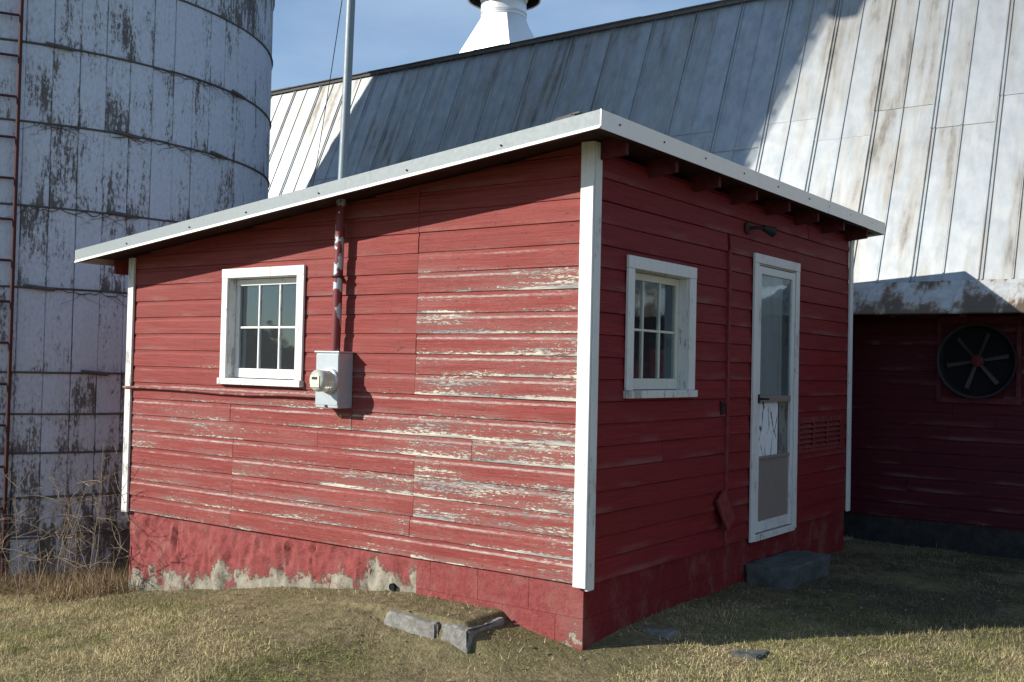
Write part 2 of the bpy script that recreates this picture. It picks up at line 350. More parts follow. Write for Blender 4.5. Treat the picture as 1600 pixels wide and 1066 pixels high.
def thing(name, label, cat, loc, group=None):
    o = bpy.data.objects.new(name, None); COL.objects.link(o); o.location = loc; o.empty_display_size = .2
    return tag(o, label, cat, group)
def tag(o, label, cat, group=None, kind=None):
    if label: o['label'] = label
    if cat: o['category'] = cat
    if group: o['group'] = group
    if kind: o['kind'] = kind
    return o
def box(name, mat, parent, x0, x1, y0, y1, z0, z1, bevel=0):
    return MB().box(x0,x1,y0,y1,z0,z1).build(name, mat, parent, bevel=bevel)
def vnoise(x, y, seed=0):
    xi = np.floor(x).astype(int); yi = np.floor(y).astype(int); xf = x-xi; yf = y-yi
    def h(a, b):
        n = (a*374761393+b*668265263+seed*974711) & 0x7fffffff; n = ((n ^ (n >> 13))*1274126177) & 0x7fffffff
        return ((n ^ (n >> 16)) & 0xffff)/65535.
    u = xf*xf*(3-2*xf); v = yf*yf*(3-2*yf)
    return (h(xi,yi)*(1-u)+h(xi+1,yi)*u)*(1-v)+(h(xi,yi+1)*(1-u)+h(xi+1,yi+1)*u)*v
def fbm(x, y, o=4, seed=0):
    t = 0; a = .5
    for i in range(o): t = t+a*vnoise(x*2**i, y*2**i, seed+i); a *= .5
    return t

# ------------------------------------------------------------------ ground
CP = np.array([(-4.66,0,-.69),(-3.84,0,-.565),(-3.2,-.05,-.47),(-2.56,-.05,-.375),(-1.9,-.05,-.285),(-1.5,-.05,-.262),(-1.1,-.12,-.25),(-1.1,-.34,-.262),(-.8,-.2,-.262),(-.7,-.33,-.275),(-1.5,-.4,-.285),(-.75,-.1,-.28),(-.53,-.03,-.315),(0,0,-.405),
 (0,.67,-.34),(0,1.5,-.33),(0,2.4,-.335),(0,4.4,-.365),(.5,6,-.46),(-.6,6,-.46),(3,6,-.5),(1,1,-.39),(2,2.3,-.39),(3,4,-.41),
 (0,-1.2,-.43),(2,-1,-.40),(3.3,-5.3,-.36),(-1.1,-.56,-.375),(-.7,-.55,-.395),(-.42,-.35,-.385),(-1.5,-1.1,-.42),(-1.9,-.6,-.36),(-2,-2.4,-.47),(-3.5,-1.2,-.585),(-5,-1,-.76),(-5.6,-.2,-.85),
 (-6,-2,-.86),(-5.3,1.2,-.88),(-6.4,.6,-.93),(-8,-4,-1.0),(0,-4,-.4),(5,0,-.42),(7,5,-.5),(-9,-1.6,-1.0),(-5.2,4.5,-.8),(-3,-5,-.5)], float)
def tps(r2): return np.where(r2 > 1e-12, .5*r2*np.log(np.maximum(r2, 1e-12)), 0)
def tpsfit():
    n = len(CP); P = np.c_[np.ones(n), CP[:,:2]]; K = tps(((CP[:,None,:2]-CP[None,:,:2])**2).sum(2))+np.eye(n)*.0015
    A = np.block([[K, P],[P.T, np.zeros((3,3))]]); return np.linalg.solve(A, np.r_[CP[:,2], 0,0,0])
TW = tpsfit()
def gz(x, y):
    x = np.asarray(x, float); y = np.asarray(y, float); sh = x.shape; q = np.c_[x.ravel(), y.ravel()]
    qc = np.clip(q, (-10,-7), (8,8)); z = np.zeros(len(q))
    for i in range(0, len(q), 20000):
        s = slice(i, i+20000); z[s] = tps(((qc[s,None,:]-CP[None,:,:2])**2).sum(2))@TW[:-3]+TW[-3]+qc[s]@TW[-2:]
    z += (fbm(q[:,0]*2.2+50, q[:,1]*2.2+50, 4, 3)-.47)*.045
    S = lambda t: np.clip(t, 0, 1)**2*(3-2*np.clip(t, 0, 1))
    ye = -.372+.035*(fbm(q[:,0]*9+5, q[:,0]*0+3, 3, 77)-.47); top = S((q[:,1]-ye)/.03)*(q[:,1] < .2)      # turf lying on the broken slab
    pl = top*S((-.60-q[:,0])/.04)*S((q[:,0]+1.9)/.7); z = z*(1-pl)+(-.247+.012*fbm(q[:,0]*12, q[:,1]*12, 3, 8))*pl
    z -= .068*(1-top)*np.exp(-np.clip(ye-q[:,1], 0, 9)/.4)*S((q[:,0]+1.5)/.4)*S((-.30-q[:,0])/.3)*(q[:,1] < .2)
    d = np.hypot(q[:,0], q[:,1]); z = np.clip(z, -1.2, -.1); k = np.clip((d-9)/14, 0, 1); z = z*(1-k)+(-.75)*k
    return z.reshape(sh)
def build_ground():
    ax = np.concatenate([[-600,-250,-110,-60,-35,-22,-15,-11], np.arange(-9,-1.5,.08), np.arange(-1.5,-.3,.03), np.arange(-.3,7.01,.08), [8,10,14,22,40,80,200,600]])
    ay = np.concatenate([[-600,-250,-110,-60,-35,-22,-15,-11,-9], np.arange(-7.5,-.6,.08), np.arange(-.6,.0,.02), np.arange(0,7.01,.08), [8,10,14,22,40,80,200,600]])
    X, Y = np.meshgrid(ax, ay); Z = gz(X, Y); nx, ny = len(ax), len(ay)
    i = np.arange(nx*ny).reshape(ny, nx); F = np.stack([i[:-1,:-1], i[:-1,1:], i[1:,1:], i[1:,:-1]], -1).reshape(-1,4)
    me = bpy.data.meshes.new('ground'); me.from_pydata(np.stack([X,Y,Z],-1).reshape(-1,3).tolist(), [], F.tolist())
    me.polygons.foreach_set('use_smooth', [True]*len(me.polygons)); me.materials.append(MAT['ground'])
    o = bpy.data.objects.new('ground', me); COL.objects.link(o); o['kind'] = 'structure'
build_ground()

# ------------------------------------------------------------------ the shed
L, W = 4.66, 4.75
ROW = .1367
XR, XL, YF, YB = .24, -4.93, -.33, 4.9
def ztop(x): return 2.745-(XR-x)*.1063
def zund(x): return ztop(x)-.052
shed = thing('red_shed', 'small red clapboard shed with white corner boards and low sloping roof', 'shed', (-2.3, 2.3, -.4))
DROP = [(0,.0165),(.022,.0205),(.74,.0195),(.79,.0172),(.83,.0146),(.88,.0136),(1,.0136)]
CLAP = [(0,.015),(.02,.0225),(.5,.0175),(1,.0115)]
def board(parent, mat, along, plane, sgn, a0, a1, z0, z1, peel, lo=None, hi=None, zmax=None, gap=.0025):
    """one drop-siding board; along: 0 runs in x (wall plane y), 1 runs in y (wall plane x); sgn = outward direction"""
    PROF = CLAP if along == 1 else DROP
    lo = z0 if lo is None else lo; hi = z1 if hi is None else hi
    H = z1-z0; pr = []
    for h, o in PROF:
        z = z0+h*H
        if z < lo: continue
        if z > hi: break
        pr.append((z, o))
    def oat(z):
        t = (z-z0)/H; return float(np.interp(t, [p[0] for p in PROF], [p[1] for p in PROF]))
    if not pr or pr[0][0] > lo+1e-4: pr.insert(0, (lo, oat(lo)))
    if pr[-1][0] < hi-1e-4: pr.append((hi, oat(hi)))
    pr[-1] = (pr[-1][0]-gap, pr[-1][1])
    n = max(2, int((a1-a0)/.45)+1); A = np.linspace(a0+.0015, a1-.0015, n)
    dz = np.cumsum(rng.normal(0, .0011, n)); dz -= dz.mean(); do = rng.normal(0, .0011, n); o0 = rng.normal(0, .0012); ti = rng.normal(0, .0022)
    vs = []; uv = []; K = len(pr)+2; u0 = rng.uniform(0, 20)
    for i, a in enumerate(A):
        full = [(pr[0][0], 0)]+pr+[(pr[-1][0], 0)]
        for j, (z, o) in enumerate(full):
            zz = z+dz[i]+(.0008 if j else 0); oo = o+(do[i]+o0+ti*(i/(n-1)-.5) if 0 < j < K-1 else 0)
            if zmax is not None: zz = min(zz, zmax(a))
            oo = max(oo, 0)
            vs.append((a, plane+sgn*oo, zz) if along == 0 else (plane+sgn*oo, a, zz)); uv.append((u0+a, (z-z0)/H))
    fs = []
    for i in range(n-1):
        for j in range(K-1): fs.append((i*K+j, i*K+j+1, (i+1)*K+j+1, (i+1)*K+j))
    fs += [tuple(range(K)), tuple((n-1)*K+j for j in range(K-1,-1,-1))]
    m = MB(); m.v = vs; m.f = fs; m.uv = uv
    o = m.build('board', mat, parent); o['peel'] = float(peel); return o
FP = .042          # plane behind the front boards
SP = -.042         # plane behind the side boards
# front wall: sheathing behind the boards, with the window opening left out
WX0, WX1, WZ0, WZ1 = -3.345, -2.56, 1.155, 1.938
WY0, WY1 = .52, 1.295
DY0, DY1, DZ1 = 2.49, 3.275, 2.16
fw = MB()
for a, b, lo, hi in ((-L+.05,WX0,0,None),(WX0,WX1,0,WZ0),(WX0,WX1,WZ1,None),(WX1,-.045,0,None)):
    fw.prism([(a,lo),(b,lo),(b,hi or zund(b)-.004),(a,hi or zund(a)-.004)], 1, FP, FP+.09)
front = fw.build('front_wall', 'dark_red', shed)
sw = MB()
for a, b, lo, hi in ((.135,WY0,0,2.62),(WY0,WY1,0,WZ0),(WY0,WY1,WZ1,2.62),(WY1,DY0,0,2.62),(DY0,DY1,DZ1,2.62),(DY1,W-.02,0,2.62)):
    sw.box(SP-.09, SP, a, b, lo, hi)
side = sw.build('side_wall', 'dark_red', shed)
bw = MB(); bw.prism([(-L+.05,0),(-.135,0),(-.135,zund(-.135)-.004),(-L+.05,zund(-L)-.004)], 1, W-.1, W-.03).build('back_wall', 'dark_red', shed)
lw = box('end_wall', 'dark_red', shed, -L+.045, -L+.13, .14, W-.11, 0, 2.15)
box('floor', 'dark_red', shed, -L+.14, -.14, .14, W-.11, -.06, -.02)
def segs(cuts, a0, a1):
    c = [a0]+sorted(x for x in cuts if a0 < x < a1)+[a1]; return list(zip(c[:-1], c[1:]))
FA0, FA1 = -L+.075, -.092
casing_f = (-3.405, -2.49); casing_s = (.445, 1.385); dcas = (2.41, 3.352)
for k in range(20):
    z0, z1 = k*ROW, (k+1)*ROW; zm = z0
    if z0 > zund(FA1)-.02: break
    a0 = FA0
    while zund(a0)-.006 < z0+.008: a0 += .02
    if k <= 4: cuts = [-3.255+(.0 if k else -.01), -1.388-(.012 if k in (0,) else .028 if k == 1 else 0)]
    elif k == 5: cuts = [-2.32, -.9]
    elif k == 6: cuts = [-1.98, -3.3]
    elif k == 7: cuts = [-4.05, -2.15]
    elif k == 8: cuts = [-1.40]
    elif k == 14: cuts = [-2.52, -1.395]
    else: cuts = [-1.395]
    for (b0, b1) in segs(cuts, a0, FA1):
        mid = (b0+b1)/2
        if b0 > -1.5: peel = {0:.62,1:.60,2:.60,3:.62,4:.62,5:.62,6:.61,7:.59,8:.60,9:.61,10:.57,11:.60,12:.57,13:.58,14:.44,15:.30,16:.22}.get(k, .16)
        elif b0 > -3.3: peel = {0:.51,1:.53,2:.51,3:.55,4:.54,5:.58,6:.58,7:.52,8:.46,9:.46,10:.42,11:.36}.get(k, .24)
        else: peel = {0:.49,1:.50,2:.47,3:.51,4:.49,5:.48,6:.53,7:.48,8:.36,9:.34}.get(k, .2)
        if b1 <= casing_f[0] or b0 >= casing_f[1] or z1 <= 1.11 or z0 >= 2.012:
            board(front, 'board', 0, FP, -1, b0, b1, z0, z1, peel, zmax=lambda a: zund(a)-.006)
        else:
            if b0 < casing_f[0]: board(front, 'board', 0, FP, -1, b0, casing_f[0], z0, z1, peel)
            if b1 > casing_f[1]: board(front, 'board', 0, FP, -1, casing_f[1], b1, z0, z1, peel)
            c0, c1 = max(b0, casing_f[0]), min(b1, casing_f[1])
            if z0 < 1.112: board(front, 'board', 0, FP, -1, c0, c1, z0, z1, peel, hi=1.112)
            if z1 > 2.008: board(front, 'board', 0, FP, -1, c0, c1, z0, z1, peel, lo=2.006)
SA0, SA1 = .095, W-.082
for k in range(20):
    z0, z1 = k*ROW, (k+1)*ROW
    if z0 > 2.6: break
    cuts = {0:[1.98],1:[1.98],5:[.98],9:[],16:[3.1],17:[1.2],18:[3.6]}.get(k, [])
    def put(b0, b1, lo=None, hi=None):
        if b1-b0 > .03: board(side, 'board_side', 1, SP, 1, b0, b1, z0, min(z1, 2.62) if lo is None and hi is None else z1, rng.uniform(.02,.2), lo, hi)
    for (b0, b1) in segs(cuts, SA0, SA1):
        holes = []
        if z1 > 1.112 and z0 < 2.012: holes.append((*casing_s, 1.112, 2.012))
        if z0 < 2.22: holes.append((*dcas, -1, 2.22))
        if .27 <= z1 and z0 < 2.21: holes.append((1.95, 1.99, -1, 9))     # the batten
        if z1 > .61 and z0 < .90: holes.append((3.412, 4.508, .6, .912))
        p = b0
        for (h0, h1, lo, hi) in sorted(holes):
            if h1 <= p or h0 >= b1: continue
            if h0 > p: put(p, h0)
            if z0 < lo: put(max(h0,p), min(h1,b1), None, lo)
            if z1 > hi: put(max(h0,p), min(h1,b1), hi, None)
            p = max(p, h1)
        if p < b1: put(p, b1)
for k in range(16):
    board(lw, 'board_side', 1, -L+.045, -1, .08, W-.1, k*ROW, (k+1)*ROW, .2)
# foundation: rough parging on the left, painted blocks on the right and round the corner
def rough_foundation():
    xs = np.arange(-4.60, -1.36, .022); zs = np.arange(-1.15, -.004, .022); X, Z = np.meshgrid(xs, zs)
    d = (fbm(X*7+9, Z*3.2+9, 4, 11)-.47)*.075+(fbm(X*24+3, Z*11, 3, 5)-.43)*.045
    for cx in (-4.33, -3.95, -2.35, -1.82): d -= .02*np.exp(-((X-cx-.02*np.sin(Z*9))/.014)**2)*(Z > -.3)
    d *= np.clip((-.004-Z)/.05, 0, 1)
    Y = .052-d; ny, nx = X.shape
    i = np.arange(nx*ny).reshape(ny,nx); F = np.stack([i[:-1,:-1],i[:-1,1:],i[1:,1:],i[1:,:-1]],-1).reshape(-1,4)
    m = MB(); m.v = np.stack([X,Y,Z],-1).reshape(-1,3).tolist(); m.f = [tuple(f) for f in F.tolist()]
    # sides and back so that it is a solid wall
    m.box(-4.6,-1.37,.09,.25,-1.15,-.004); m.box(-4.605,-4.59,.06,.1,-1.15,-.02)
    return m.build('foundation', 'found_rough', shed, smooth=True)
rough_foundation()
fb = box('block_foundation', 'mortar', shed, -1.37, -.046, .053, .25, -.95, -.004)
fs_ = box('side_foundation', 'mortar', shed, -.26, -.048, .26, W-.05, -.95, -.004)
MB().box(-.26,-.048,.052,.26,-.95,-.004).build('corner_foundation', 'mortar', shed)
box('end_foundation', 'concrete', shed, -L+.06, -L+.25, .26, W-.05, -1.2, -.004)
box('back_foundation', 'concrete', shed, -L+.26, -.27, W-.25, W-.052, -1.2, -.004)
for c in range(4):
    z1 = -.004-c*.2; off = 0 if c % 2 == 0 else -.2
    x = -.042
    while x > -1.36:
        x0 = max(x-(.4 if not (x == -.042 and c % 2) else .2), -1.366)
        box('block', 'found_block', fb, x0+.0007, x-.0007, .046-rng.uniform(0,.0015), .1, z1-.1985, z1, .002); x = x0
    y = .050
    while y < W-.06:
        y1 = min(y+(.4 if not (y == .050 and c % 2 == 0) else .2), W-.055)
        box('block', 'found_side', fs_, -.1, -.042+rng.uniform(0,.0015), y+.0007, y1-.0007, z1-.1985, z1, .002); y = y1
# corner boards
tr = MB().box(-.094, -.003, 0, .02, -.012, 2.66).build('corner_board', 'white', shed, bevel=.004)
MB().box(-.022, 0, .0235, .098, -.03, 2.66).build('corner_board', 'white', shed, bevel=.004)
box('corner_board', 'worn_white', shed, -L, -L+.078, .0, .022, -.01, zund(-L)-.02, .004)
box('corner_board', 'worn_white', shed, -L, -L+.022, .025, .1, -.01, zund(-L)-.02, .004)
box('corner_board', 'white', shed, -.022, .0, W-.08, W, -.01, 2.62, .004)
# roof
def slab(x0, x1, y0, y1, t0, t1): return [(x0,ztop(x0)-t1),(x1,ztop(x1)-t1),(x1,ztop(x1)-t0),(x0,ztop(x0)-t0)], y0, y1
def roofpiece(name, mat, parent, x0, x1, y0, y1, t0, t1, bevel=0):
    p, a, b = slab(x0,x1,y0,y1,t0,t1); return MB().prism(p, 1, a, b).build(name, mat, parent, bevel=bevel)
roof = roofpiece('roof', 'shade_wood', shed, XL+.02, XR-.02, YF+.02, YB-.02, .012, .05)
roofpiece('roof_covering', 'galv', roof, XL+.004, XR-.004, YF+.004, YB-.004, 0, .010)
# metal edging: face, outward-kicked lower lip
def rake_edge(y, sgn, name):
    o = roofpiece(name, 'rake_metal', roof, XL, XR, *sorted((y, y-sgn*.003)), -.004, .083)
    m = MB(); v = []
    for x in (XL, XR):
        for (dy, dz) in ((0,-.083),(.012,-.104),(.009,-.106),(-.003,-.085)): v.append((x, y+sgn*dy, ztop(x)+dz))
    m.add(v, [(0,1,5,4),(1,2,6,5),(2,3,7,6),(3,0,4,7),(3,2,1,0),(4,5,6,7)]).build('edge_lip', 'lip_metal', roof)
    return o
rake_edge(YF, -1, 'edge_flashing'); rake_edge(YB, 1, 'edge_flashing')
box('edge_flashing', 'edge_metal', roof, XR, XR+.003, YF-.001, 3.42, ztop(XR)-.105, ztop(XR)+.004)
box('edge_flashing', 'edge_metal', roof, XR+.0035, XR+.0065, 3.34, YB+.001, ztop(XR)-.105, ztop(XR)+.004)
box('edge_flashing', 'edge_metal', roof, XL-.003, XL, YF-.001, YB+.001, ztop(XL)-.1, ztop(XL)+.004)
box('under_lip', 'shade_wood', roof, XR-.07, XR-.004, YF+.03, YB-.03, ztop(XR)-.10, ztop(XR)-.052)
roofpiece('under_lip', 'shade_wood', roof, XL+.05, XR-.08, YF+.02, YF+.06, .0505, .095)
scr = MB().lathe([(.0065,0),(.0065,.004),(.003,.006)], (0,0,0), 'X', 8)
for y in (-.12,.42,1.0,1.62,2.25,2.9,3.36,3.9,4.5):
    m = MB(); m.add([(a+XR+.003,b+y,c+ztop(XR)-.045) for a,b,c in scr.v], scr.f).build('screw', 'dark_metal', roof)
for x in (-4.2,-3.4,-2.75,-2.0,-1.2,-.45):
    m = MB(); m.add([(b+x,-a+YF-.003,c+ztop(x)-.055) for a,b,c in scr.v], scr.f).build('screw', 'dark_metal', roof)
for i in range(8):
    y = .09+i*.643
    x1 = .172; pl = [(-.9,ztop(-.9)-.052),(-.9,ztop(-.9)-.155),(x1,ztop(x1)-.165),(x1,ztop(x1)-.052)]
    MB().prism([(a,b) for a,b in pl], 1, y-.02, y+.02).build('rafter', 'dark_red', shed, bevel=.002)
box('eave_board', 'red', shed, XL+.09, XL+.115, -.02, YB-.05, ztop(XL)-.175, ztop(XL)-.055)
sc_ = MB()
for a0, a1, b0, b1, h0, h1 in ((-.14,.05,-.29,-.17,.002,.026),(-.11,.02,-.28,-.19,.0262,.040),(-.05,.06,-.26,-.20,.0402,.050)):
    sc_.prism([(a0,ztop(a0)+h0),(a1,ztop(a1)+h0),(a1-.012,ztop(a1)+h1),(a0+.02,ztop(a0)+h1)], 1, b0, b1)
sc_.build('roofing_scrap', 'felt', roof)

# windows: built in a wall frame (t along the wall, d into the wall, z)
def window(front_face, t0, t1, z0, z1, o0, o1, oz0, oz1, sash_mat):
    def bx(name, mat, par, a0, a1, d0, d1, lo, hi, bev=.003):
        if front_face: return box(name, mat, par, a0, a1, d0, d1, lo, hi, bev)
        return box(name, mat, par, -d1, -d0, a0, a1, lo, hi, bev)
    root = bx('window', 'white', shed, t0, t1, -.004, .018, oz1, z1)          # head casing carries the rest
    bx('side_casing', 'white', root, t0+.001, o0, -.002, .018, z0+.05, oz1-.001); bx('side_casing', 'white', root, o1, t1-.001, -.002, .018, z0+.05, oz1-.001)
    bx('sill', 'worn_white', root, t0-.004, t1+.004, -.022, .13, z0, z0+.0485)
    bx('jamb', 'worn_white', root, o0-.015, o0+.003, .0185, .13, oz0, oz1); bx('jamb', 'worn_white', root, o1-.003, o1+.015, .0185, .13, oz0, oz1)
    bx('head_jamb', 'worn_white', root, o0, o1, .0185, .13, oz1-.004, oz1+.012)
    D0, D1 = .082, .116; s0, s1 = o0+.006, o1-.006; b0, b1 = oz0+.01, oz1-.008
    bx('bottom_rail', sash_mat, root, s0, s1, D0, D1, b0, b0+.072); bx('top_rail', sash_mat, root, s0, s1, D0, D1, b1-.048, b1)
    g0, g1, h0, h1 = s0+.036, s1-.036, b0+.0725, b1-.0485
    bx('stile', sash_mat, root, s0, g0, D0+.001, D1, h0, h1); bx('stile', sash_mat, root, g1, s1, D0+.001, D1, h0, h1)
    zm = (h0+h1)/2-.004; tw = (g1-g0)/3
    for i in (1, 2): bx('muntin', sash_mat, root, g0+i*tw-.008, g0+i*tw+.008, D0+.004, D1-.004, h0+.0005, h1-.0005, .003)
    for i in range(3): bx('muntin', sash_mat, root, g0+i*tw+.0085, g0+(i+1)*tw-.0085, D0+.005, D1-.004, zm-.008, zm+.008, .003)
    for i in range(3):
        for (lo, hi) in ((h0, zm-.0085), (zm+.0085, h1)):
            bx('pane', 'glass', root, g0+i*tw+.0085*(i>0), g0+(i+1)*tw-.0085*(i<2), D0+.015, D0+.018, lo, hi, 0)
    return root
window(True, -3.413, -2.482, 1.110, 2.010, WX0, WX1, WZ0, WZ1, 'white')
window(False, .437, 1.393, 1.112, 2.018, WY0, WY1, WZ0, WZ1, 'sash')
# door
def bx(name, mat, par, a0, a1, d0, d1, lo, hi, bev=.003): return box(name, mat, par, -d1, -d0, a0, a1, lo, hi, bev)
door = bx('door', 'white', shed, 2.405, 3.358, -.004, .018, 2.155, 2.228)
bx('side_casing', 'white', door, 2.406, 2.488, -.002, .018, -.03, 2.154); bx('side_casing', 'white', door, 3.277, 3.357, -.002, .018, -.015, 2.154)
bx('jamb', 'worn_white', door, 2.478, 2.491, .0185, .14, .0, 2.15); bx('jamb', 'worn_white', door, 3.274, 3.287, .0185, .14, .0, 2.15)
bx('head_jamb', 'worn_white', door, 2.49, 3.275, .0185, .14, 2.145, 2.165)
bx('threshold', 'worn_white', door, 2.46, 3.3, -.012, .15, -.03, .018)
sd0, sd1 = .006, .034
bx('storm_door_stile', 'white', door, 2.500, 2.556, sd0, sd1, .03, 2.135); bx('storm_door_stile', 'white', door, 3.212, 3.266, sd0, sd1, .03, 2.135)
bx('top_rail', 'white', door, 2.557, 3.211, sd0+.001, sd1, 2.075, 2.134); bx('bottom_rail', 'white', door, 2.557, 3.211, sd0+.001, sd1, .031, .112)
bx('middle_rail', 'tan', door, 2.557, 3.211, sd0+.003, sd1, 1.055, 1.105)
bx('kick_panel', 'tan', door, 2.557, 3.211, sd0+.014, sd1-.004, .113, .60)
bx('panel_rail', 'tan', door, 2.557, 3.211, sd0+.004, sd1, .601, .625)
bx('pane', 'glass', door, 2.557, 3.211, sd0+.014, sd0+.018, 1.106, 2.074, 0)
bx('inner_door', 'curtain', door, 2.492, 3.09, .046, .08, 1.085, 2.14)
bx('torn_panel', 'inner', door, 2.492, 3.03, .046, .07, .02, 1.08)
MB().tube([(.0,2.528,1.085),(.035,2.528,1.085),(.04,2.545,1.085),(.04,2.62,1.083)], .009, 8).build('handle', 'dark_metal', door, smooth=True)
bx('latch_plate', 'dark_metal', door, 2.512, 2.545, .001, .0055, 1.05, 1.12)
# louvred vent
lv = bx('vent', 'red', shed, 3.412, 4.508, .012, .022, .86, .912)
bx('vent_frame', 'red', lv, 3.412, 4.508, .012, .022, .6, .635); bx('vent_frame', 'red', lv, 3.412, 3.44, .012, .022, .636, .859); bx('vent_frame', 'red', lv, 4.48, 4.508, .012, .022, .636, .859)
for c in (3.785, 4.132): bx('mullion', 'red', lv, c-.014, c+.014, .010, .022, .636, .859)
for a0, a1 in ((3.441,3.770),(3.80,4.117),(4.147,4.479)):
    for i in range(5):
        z = .640+i*.044
        MB().prism([(-.016,z),(-.012,z),(-.038,z+.036),(-.041,z+.036)], 1, a0, a1).build('slat', 'red', lv) if False else MB().add(
            [(-.014,a0,z),(-.010,a0,z+.002),(-.039,a0,z+.036),(-.041,a0,z+.033),(-.014,a1,z),(-.010,a1,z+.002),(-.039,a1,z+.036),(-.041,a1,z+.033)],
            [(0,1,2,3),(7,6,5,4),(0,4,5,1),(1,5,6,2),(2,6,7,3),(3,7,4,0)]).build('slat', 'red', lv)
bx('batten', 'red', shed, 1.952, 1.988, .006, .04, .0, 2.205)

# ------------------------------------------------------------------ things on the shed
t = thing('electric_meter', 'grey electric meter box with round glass meter on a tall conduit mast', 'meter', (-2.09, -.05, .976))
box('meter_box', 'box_metal', t, -2.2, -1.977, -.122, .0195, .978, 1.366, .006)
box('box_cover', 'box_metal', t, -2.197, -1.98, -.126, -.1225, 1.0, 1.355, .001)
box('rain_lid', 'galv', t, -2.212, -1.968, -.133, .019, 1.3665, 1.376, .002)
box('latch', 'dark_metal', t, -2.10, -2.08, -.131, -.1265, .985, 1.0, .001)
MB().lathe([(.092,0),(.092,-.018),(.084,-.026),(.078,-.028)], (-2.055,-.1265,1.17), 'Y', 40).build('meter_ring', 'galv', t, smooth=True)
k = NB('meter_glass'); MAT['mglass'] = k.out((.62,.64,.55), .12, 0, .6); k.b.inputs['Transmission Weight'].default_value = .35
gd = MB().lathe([(.076,-.0285),(.078,-.10),(.074,-.125),(.06,-.138),(.03,-.143),(.002,-.144)], (-2.055,-.1265,1.17), 'Y', 40).build('meter_dome', 'mglass', t, smooth=True)
box('dial_plate', 'dial', t, -2.098, -2.012, -.272, -.2715, 1.125, 1.205, 0)
box('dial_window', 'dark_metal', t, -2.082, -2.03, -.274, -.2725, 1.178, 1.196, 0)
box('register', 'galv', t, -2.088, -2.022, -.274, -.2725, 1.14, 1.150, 0)
pts = [(-2.088,-.05,1.377),(-2.082,-.05,1.6),(-2.078,-.05,1.9),(-2.072,-.05,2.2),(-2.068,-.05,2.46)]
MB().tube(pts, .034, 20).build('conduit', 'conduit', t, smooth=True)
MB().tube([(-2.068,-.05,2.461),(-2.04,-.05,3.2),(-2.0,-.05,4.8)], .032, 20).build('mast', 'mast', t, smooth=True)
MB().tube([(-2.0,-.05,4.8),(-1.98,-.07,4.95),(-2.0,-.2,5.05),(-2.0,-.33,4.98)], .05, 14).build('weatherhead', 'galv', t, smooth=True)
MB().tube([(-2.078+.04*math.cos(a)*1.05,-.05-.04*math.sin(a),1.905) for a in np.linspace(-.5,math.pi+.5,12)], .007, 6).build('strap', 'dark_metal', t)
box('strap_foot', 'dark_metal', t, -2.135, -2.115, -.035, .019, 1.892, 1.918)
box('seal_tag', 'yellow', t, -2.095, -2.075, .014, .019, .90, .93)
wp = [(-4.66,-.012,1.048),(-4.4,-.008,1.053),(-4.0,-.004,1.049),(-3.75,-.008,1.047),(-3.43,-.002,1.037),(-3.05,-.006,1.036),(-2.7,-.012,1.047),(-2.35,-.014,1.048),(-2.205,-.03,1.048)]
tag(MB().tube(wp, .0105, 8).build('wall_cable', 'copper', None, smooth=True), 'old red cable stapled along the siding below the window', 'cable')
gw = [Vector((-2.03,-.05,4.35)).lerp(Vector((-4.2,1.53,2.30)), i/14)+Vector((0,0,-.10*math.sin(math.pi*i/14))) for i in range(15)]
tag(MB().tube(gw, .0035, 5).build('guy_wire', 'dark_metal'), 'thin dark wire slanting down behind the mast onto the shed roof', 'wire')
t = thing('floodlight', 'small dark lamp holder on the red side wall above the door', 'lamp', (-.02, 2.3, 2.4))
MB().lathe([(.05,0),(.05,.012),(.03,.02)], (-.021,2.29,2.405), 'X', 16).build('base_plate', 'rust', t)
MB().tube([(-.005,2.29,2.405),(.05,2.31,2.41),(.10,2.36,2.405)], .014, 8).build('arm', 'dark_metal', t, smooth=True)
MB().tube([(.085,2.35,2.41),(.11,2.40,2.395),(.13,2.44,2.385)], .022, 14, .042).build('socket', 'dark_metal', t, smooth=True)
pk = MB().box(-.011,.011,-.085,.085,-.125,.125).build('loose_plank', 'red', None, bevel=.003)
pk.matrix_world = Matrix.Translation((.022,1.885,.275)) @ Matrix.Rotation(math.radians(-9),4,'Y') @ Matrix.Rotation(math.radians(26),4,'X')
tag(pk, 'short red board leaning crooked on the side wall left of the door', 'board')
t = thing('door_hasp', 'small rusty hasp on the side wall between window and door', 'hasp', (-.02, 1.9, 1.0))
box('hasp_plate', 'dark_metal', t, -.0205, -.012, 1.862, 1.902, .975, 1.075, .002)
MB().tube([(-.014,1.882,1.05),(.015,1.882,1.05),(.018,1.885,1.0),(-.012,1.886,.985)], .006, 6).build('staple', 'dark_metal', t)
